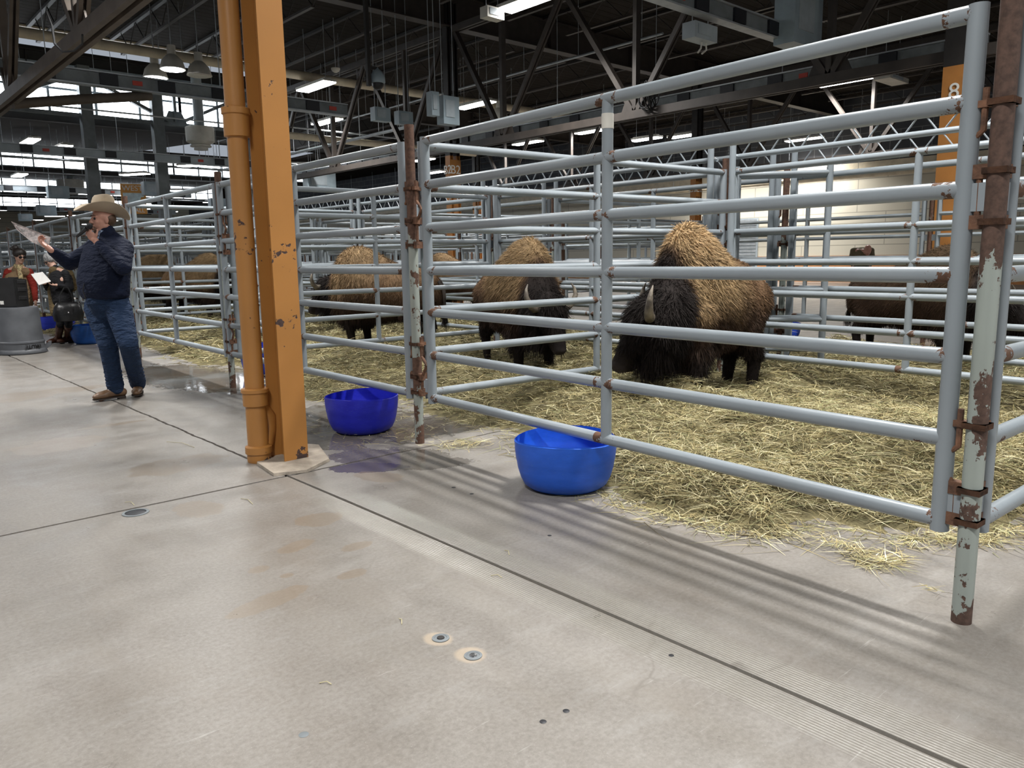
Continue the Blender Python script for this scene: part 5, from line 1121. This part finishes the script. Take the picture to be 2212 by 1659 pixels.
# microphone and folded catalogue
ma, mb_ = Vector(W(166, 511, 6.93)), Vector(W(193, 489, 6.88)); o = Vector((ma.x, ma.y, ma.z)); r = thing('microphone', o, 'black handheld microphone at the mouth of the man in the hat', 'microphone')
d = (mb_-ma); b = MB(); b.tube([Vector((0, 0, 0)), d*.55, d*.8], [.012, .016, .019], 14); b.build('handle', M['black'], r); b = MB(); b.ell(d, (.028,)*3, None, 16, 10); b.build('grille', M['black_mat'], r)
c4 = [Vector(W(24, 478, 7.26)), Vector(W(109, 512, 7.20)), Vector(W(104, 540, 7.17)), Vector(W(66, 521, 7.20)), Vector(W(36, 496, 7.25))]; o = c4[1]; n_ = (c4[1]-c4[0]).cross(c4[2]-c4[0]).normalized(); r = thing('catalogue', o, 'folded sale catalogue held out in the raised hand of the man in the hat', 'booklet')
for i, m in enumerate(('print', 'paper')):
    b = MB(); vs = [p-o+n_*(.004*i) for p in c4]+[p-o+n_*(.004*i+.0035) for p in c4]; b.add(vs, [(0, 1, 2, 3, 4), (9, 8, 7, 6, 5)]+[(k, (k+1) % 5, 5+(k+1) % 5, 5+k) for k in range(5)]); b.build(['front_cover', 'pages'][i], M[m], r, smooth=False)

# --- woman with the handbag
Rt, Aw = frame_at(135, 745); F2 = (-Rt*.85-Aw*.5).normalized(); FH2 = (-Rt*.85-Aw*.35-up*.5).normalized(); D2 = 12.35
g1, g2 = G(128, 742), G(148, 741)
J = dict(base=G(138, 742), head=W(109, 563, D2), neck=W(120, 582, D2), chest=W(128, 606, D2), pelvis=W(138, 655, D2), sL=W(145, 592, D2-.05), sR=W(120, 592, D2+.12), eL=W(152, 622, D2-.1), eR=W(104, 622, D2+.15), wL=W(124, 616, D2-.22), wR=W(96, 612, D2-.05),
         hR=W(130, 662, D2+.05), hL=W(146, 662, D2-.03), kR=W(130, 702, D2), kL=W(148, 702, D2-.05), aR=(g1[0], g1[1], .09), aL=(g2[0], g2[1], .09))
J['tR'] = tuple(Vector((g1[0], g1[1], 0))-Rt*.16-Aw*.06); J['tL'] = tuple(Vector((g2[0], g2[1], 0))-Rt*.15-Aw*.08)
w2, L, F, Lt = person(J, F2, FH2, 'grey-haired woman in olive shawl and brown boots reading papers', skin='skin_pale', s=.88, vox=.008, hands=[('wL', -Rt-Aw*.1+up*.1, up, Aw, .5, .85), ('wR', -Rt*.8-Aw*.5, up, -Aw, .5, .85)])
face_bits(w2, L, FH2, .88, 'hair_grey', True)
garment(w2, 'coat', 'blackcloth', lambda mb: [mb.cap(L['chest']+up*.02, .15, L['pelvis'], .155, 18), mb.cap(L['sL'], .075, L['sR'], .075), mb.cap(L['neck']-up*.03, .065, L['neck']+up*.02, .055)]+[mb.cap(L['s'+q], .068, L['e'+q], .056) for q in 'LR']+[mb.cap(L['e'+q], .055, L['w'+q]+(L['e'+q]-L['w'+q])*.15, .040) for q in 'LR']+[mb.cap(L['h'+q], .085, L['k'+q], .058) for q in 'LR'], .011, 4)
garment(w2, 'shawl', 'olive', lambda mb: [mb.cap(L['neck']-up*.02+F*.03, .075, L['neck']-up*.04-F*.02, .085), mb.cap(L['sR']+F*.03, .075, L['sR']+F*.07-up*.30, .085), mb.cap(L['sR']+F*.06-up*.28, .09, L['pelvis']+F*.14-up*.14, .085), mb.cap(L['sL']-F*.02, .08, L['sL']-F*.05-up*.20, .085), mb.cap(L['neck']-F*.05-up*.05, .10, L['chest']-F*.07-up*.02, .13)], .011, 4)
garment(w2, 'hair', 'hair_grey', lambda mb: [mb.ell(L['head']+UH(FH2)*.040-FH2*.022, (.100, .100, .092)), mb.ell(L['head']-FH2*.06-up*.01, (.078, .078, .085))], .009, 3)
for q in 'LR':
    boot(w2, L['a'+q], L['t'+q], mat='bootbrown', shaft=.05)
    garment(w2, 'boot_shaft', 'bootbrown', lambda mb: [mb.cap(Vector((L['a'+q].x, L['a'+q].y, .10)), .046, L['a'+q]+(L['k'+q]-L['a'+q])*.85, .064, 14)], .008, 2)
o = Vector(W(147, 672, D2-.30)); r = thing('handbag', o, 'large black leather handbag hanging from the arm of the woman reading', 'bag')
R = Matrix((Rt, Aw, up)).transposed(); b = MB()
rings = [[R @ Vector((math.cos(a)*w_, math.sin(a)*t_, z)) for a in np.linspace(0, 2*PI, 24, False)] for z, w_, t_ in ((-.155, .14, .06), (-.15, .20, .085), (-.05, .215, .095), (.06, .19, .075), (.13, .15, .04), (.14, .13, .02))]
b.loft(rings); b.build('bag_body', M['bag'], r)
for k in (-1, 1):
    b = MB(); b.tube([R @ Vector((x_, k*.03, z_)) for x_, z_ in ((-.10, .12), (-.08, .26), (-.02, .36), (.03, .36), (.07, .26), (.09, .12))], .009, 8); b.build('strap', M['bag'], r)
b = MB(); b.box(R @ Vector((0, -.095, 0)), (.12, .014, .09), R); b.build('pocket', M['bag'], r, smooth=False); b = MB(); b.ell(R @ Vector((0, -.106, -.02)), (.012,)*3, None, 8, 6); b.build('clasp', M['chrome'], r)
c4 = [Vector(W(67, 593, D2-.35)), Vector(W(92, 588, D2-.25)), Vector(W(110, 608, D2-.30)), Vector(W(84, 616, D2-.45))]; o = c4[2]; n_ = up; b = MB(); vs = list(c4)+[p+n_*.006 for p in c4]; b.add(vs, [(3, 2, 1, 0), (4, 5, 6, 7)]+[(k, (k+1) % 4, 4+(k+1) % 4, 4+k) for k in range(4)]); tag(b.build('paper_sheets', M['paper'], smooth=False), 'sheaf of white papers in the hands of the woman with the handbag', 'papers')

# --- woman with sunglasses behind the loudspeaker
Rt, Aw = frame_at(44, 742); F3 = (-Aw+Rt*.25).normalized(); FH3 = (-Aw*.85+Rt*.35-up*.32).normalized(); D3 = 12.9
g1, g2 = G(30, 735), G(58, 735)
J = dict(base=G(44, 735), head=W(43, 553, D3-.08), neck=W(40, 576, D3), chest=W(40, 606, D3), pelvis=W(42, 655, D3), sR=W(18, 588, D3), sL=W(63, 588, D3), eR=W(8, 624, D3+.03), eL=W(74, 622, D3+.03), wR=W(12, 655, D3-.10), wL=W(77, 652, D3-.08),
         hR=W(33, 664, D3), hL=W(51, 664, D3), kR=W(32, 700, D3-.03), kL=W(54, 700, D3-.03), aR=(g1[0], g1[1], .09), aL=(g2[0], g2[1], .09))
J['tR'] = tuple(Vector((g1[0], g1[1], 0))-Aw*.17-Rt*.03); J['tL'] = tuple(Vector((g2[0], g2[1], 0))-Aw*.17+Rt*.03)
w3, L, F, Lt = person(J, F3, FH3, 'dark-haired woman in sunglasses and tan vest behind the loudspeaker', skin='skin_pale', s=.92, vox=.008, hands=[('wR', -up-Aw*.3, Rt, -Aw, .5, .9), ('wL', -up-Aw*.3, -Rt, -Aw, .5, .9)])
face_bits(w3, L, FH3, .92, 'hair_dark', True)
garment(w3, 'sweater', 'burgundy', lambda mb: [mb.cap(L['chest'], .125, L['pelvis'], .13), mb.cap(L['sL'], .062, L['sR'], .062)]+[mb.cap(L['s'+q], .068, L['e'+q], .054) for q in 'LR']+[mb.cap(L['e'+q], .053, L['w'+q]+(L['e'+q]-L['w'+q])*.12, .038) for q in 'LR'], .011, 4)
garment(w3, 'vest', 'vest', lambda mb: [mb.cap(L['chest']-Lt*.075+up*.0, .135, L['pelvis']-Lt*.07, .135, 18), mb.cap(L['chest']+Lt*.075+up*.0, .135, L['pelvis']+Lt*.07, .135, 18), mb.cap(L['sL']-Lt*.04, .075, L['sR']+Lt*.04, .075), mb.cap(L['neck']-up*.05-Lt*.03, .07, L['neck']-up*.03+Lt*.03, .07)], .011, 4)
garment(w3, 'scarf', 'scarf', lambda mb: [mb.cap(L['neck']-Lt*.02+F*.02, .062, L['neck']+Lt*.02+F*.02, .062), mb.cap(L['neck']+F*.06, .05, L['chest']+F*.145+up*.02, .035)], .009, 3)
garment(w3, 'hair', 'hair_dark', lambda mb: [mb.ell(L['head']+UH(FH3)*.042-FH3*.020, (.102, .100, .088)), mb.ell(L['head']+Aw*.04+up*.14-Rt*.05, (.052, .05, .042)), mb.ell(L['head']+Aw*.04+up*.12-Rt*.10, (.035, .03, .03))], .008, 3)
garment(w3, 'jeans', 'denim', lambda mb: [mb.cap(L['h'+q], .10, L['k'+q], .07) for q in 'LR']+[mb.cap(L['k'+q], .07, Vector((L['a'+q].x, L['a'+q].y, .1)), .055) for q in 'LR'], .012, 3)
for q in 'LR': boot(w3, L['a'+q], L['t'+q], mat='sole', shaft=.04, name='shoe')
b = MB(); b.tube([L['neck']-Lt*.05+F*.05, L['chest']+F*.155-Lt*.02-up*.10, L['chest']+F*.155+Lt*.0-up*.12, L['neck']+Lt*.05+F*.05], .004, 6); b.build('lanyard', M['red'], w3)

# --- person in khaki far behind the dark bison
Rt, Aw = frame_at(1857, 640); gx_, gy_ = PROJ((0, 1, 0))[0:2]; dd = 19.0; base = Vector(W(1857, 640, dd)); base.z = 0
hh = lambda du, z: tuple(base+Rt*du+up*z)
J = dict(base=tuple(base)[:2], head=tuple(base+Rt*.12-Aw*.25+up*1.32), neck=tuple(base+Rt*.08-Aw*.15+up*1.30), chest=tuple(base+up*1.22), pelvis=hh(0, .90), sL=hh(.19, 1.30), sR=hh(-.19, 1.30), eL=hh(.24, 1.05), eR=hh(-.24, 1.05), wL=tuple(base+Rt*.18-Aw*.2+up*.95), wR=tuple(base-Rt*.18-Aw*.2+up*.95), hL=hh(.10, .88), hR=hh(-.10, .88), kL=hh(.10, .48), kR=hh(-.10, .48), aL=hh(.10, .09), aR=hh(-.10, .09), tL=tuple(base+Rt*.1-Aw*.18), tR=tuple(base-Rt*.1-Aw*.18))
p4, L, F, Lt = person(J, -Aw, (-Aw*.8-up*.5).normalized(), 'person in khaki jacket leaning beyond the far fences behind the dark bison', vox=.012, hands=[('wL', -Aw-up*.5, -Rt, up, .4), ('wR', -Aw-up*.5, Rt, up, .4)])
garment(p4, 'jacket', 'khaki', lambda mb: [mb.cap(L['chest'], .18, L['pelvis'], .17, 18), mb.cap(L['sL'], .085, L['sR'], .085)]+[mb.cap(L['s'+q], .08, L['e'+q], .065) for q in 'LR']+[mb.cap(L['e'+q], .06, L['w'+q], .045) for q in 'LR'], .015, 4)
garment(p4, 'trousers', 'denim', lambda mb: [mb.cap(L['h'+q], .11, L['k'+q], .08) for q in 'LR']+[mb.cap(L['k'+q], .08, L['a'+q], .06) for q in 'LR'], .015, 4)
garment(p4, 'hair', 'hair_dark', lambda mb: [mb.ell(L['head']+up*.02+Aw*.02, (.085, .085, .09))], .012, 3)
for q in 'LR': boot(p4, L['a'+q], L['t'+q], mat='sole', shaft=.04, name='shoe')

# ------------------------------------------------------------------ loudspeaker on the upturned bin
gx_, gy_ = G(50, 767); n = math.hypot(gx_, gy_); cx, cy = gx_+gx_/n*.31, gy_+gy_/n*.31
Rt, Aw = Vector((gy_/n, -gx_/n, 0)), Vector((gx_/n, gy_/n, 0)); rz = math.atan2(Rt.y, Rt.x)
M['bin'] = plain('grey_bin_plastic', (.085, .09, .10), .5, 0, .12, 5, .1, 120)
r = thing('upturned_bin', (cx, cy, 0), 'large grey plastic bin standing upside down under the loudspeaker', 'bin', rz)
b = MB(); b.lathe((0, 0, 0), [(.01, .0), (.30, .0), (.315, .01), (.318, .02), (.305, .055), (.292, .07), (.290, .155), (.298, .16), (.296, .18), (.282, .19), (.280, .2), (.262, .64), (.255, .665), (.235, .675), (.01, .672)], 48); b.build('bin_shell', M['bin'], r)
for s in (-1, 1): b = MB(); b.add([(s*.27, -.08, .02), (s*.37, -.06, .10), (s*.37, .06, .10), (s*.27, .08, .02), (s*.27, -.08, .09), (s*.375, -.06, .155), (s*.375, .06, .155), (s*.27, .08, .09)], [(0, 1, 2, 3), (7, 6, 5, 4), (0, 4, 5, 1), (1, 5, 6, 2), (2, 6, 7, 3), (3, 7, 4, 0)]); b.build('handle', M['bin'], r, smooth=False)
text_mesh('BRUTE', .075, M['black'], 'lettering', Matrix.Rotation(R_(28), 3, 'Z') @ Matrix.Rotation(PI, 3, 'Y') @ Matrix.Rotation(PI/2, 3, 'X') if False else Matrix.Rotation(R_(28), 3, 'Z') @ Matrix.Rotation(PI/2, 3, 'X') @ Matrix.Rotation(PI, 3, 'Z'), Vector((.138, -.259, .112)), r)
sp = thing('loudspeaker', (cx-Rt.x*.03, cy-Rt.y*.03, .675), 'black powered loudspeaker standing on the upturned grey bin', 'speaker', rz-.6)
b = MB(); fr = [(-.14, -.15), (.14, -.15), (.10, .17), (-.10, .17)]; b.add([(x, y, 0) for x, y in fr]+[(x, y*1.0, .42-(.03 if y > 0 else 0)) for x, y in fr], [(3, 2, 1, 0), (4, 5, 6, 7)]+[(k, (k+1) % 4, 4+(k+1) % 4, 4+k) for k in range(4)]); b.build('cabinet', M['black'], sp, smooth=False)
b = MB(); b.bbox((-.13, -.158, .015), (.13, -.149, .405)); b.build('front_grille', M['black_mat'], sp, smooth=False)
for z in (.10, .22, .33): b = MB(); b.add([(.142-.04*((y+.15)/.32), y, z+dz) for y, dz in ((-.10, 0), (.13, -.01), (.13, .05), (-.10, .06))]+[(.150-.04*((y+.15)/.32), y, z+dz) for y, dz in ((-.09, .01), (.12, 0), (.12, .04), (-.09, .05))], [(4, 5, 6, 7), (0, 1, 5, 4), (1, 2, 6, 5), (2, 3, 7, 6), (3, 0, 4, 7)]); b.build('side_panel', M['black_mat'], sp, smooth=False)
b = MB(); b.bbox((-.10, -.162, .045), (-.05, -.157, .095)); b.build('maker_label', M['lettering'], sp, smooth=False)
b = MB(); b.box((.02, .0, .40), (.12, .05, .05)); b.build('carry_handle', M['black'], sp, smooth=False)
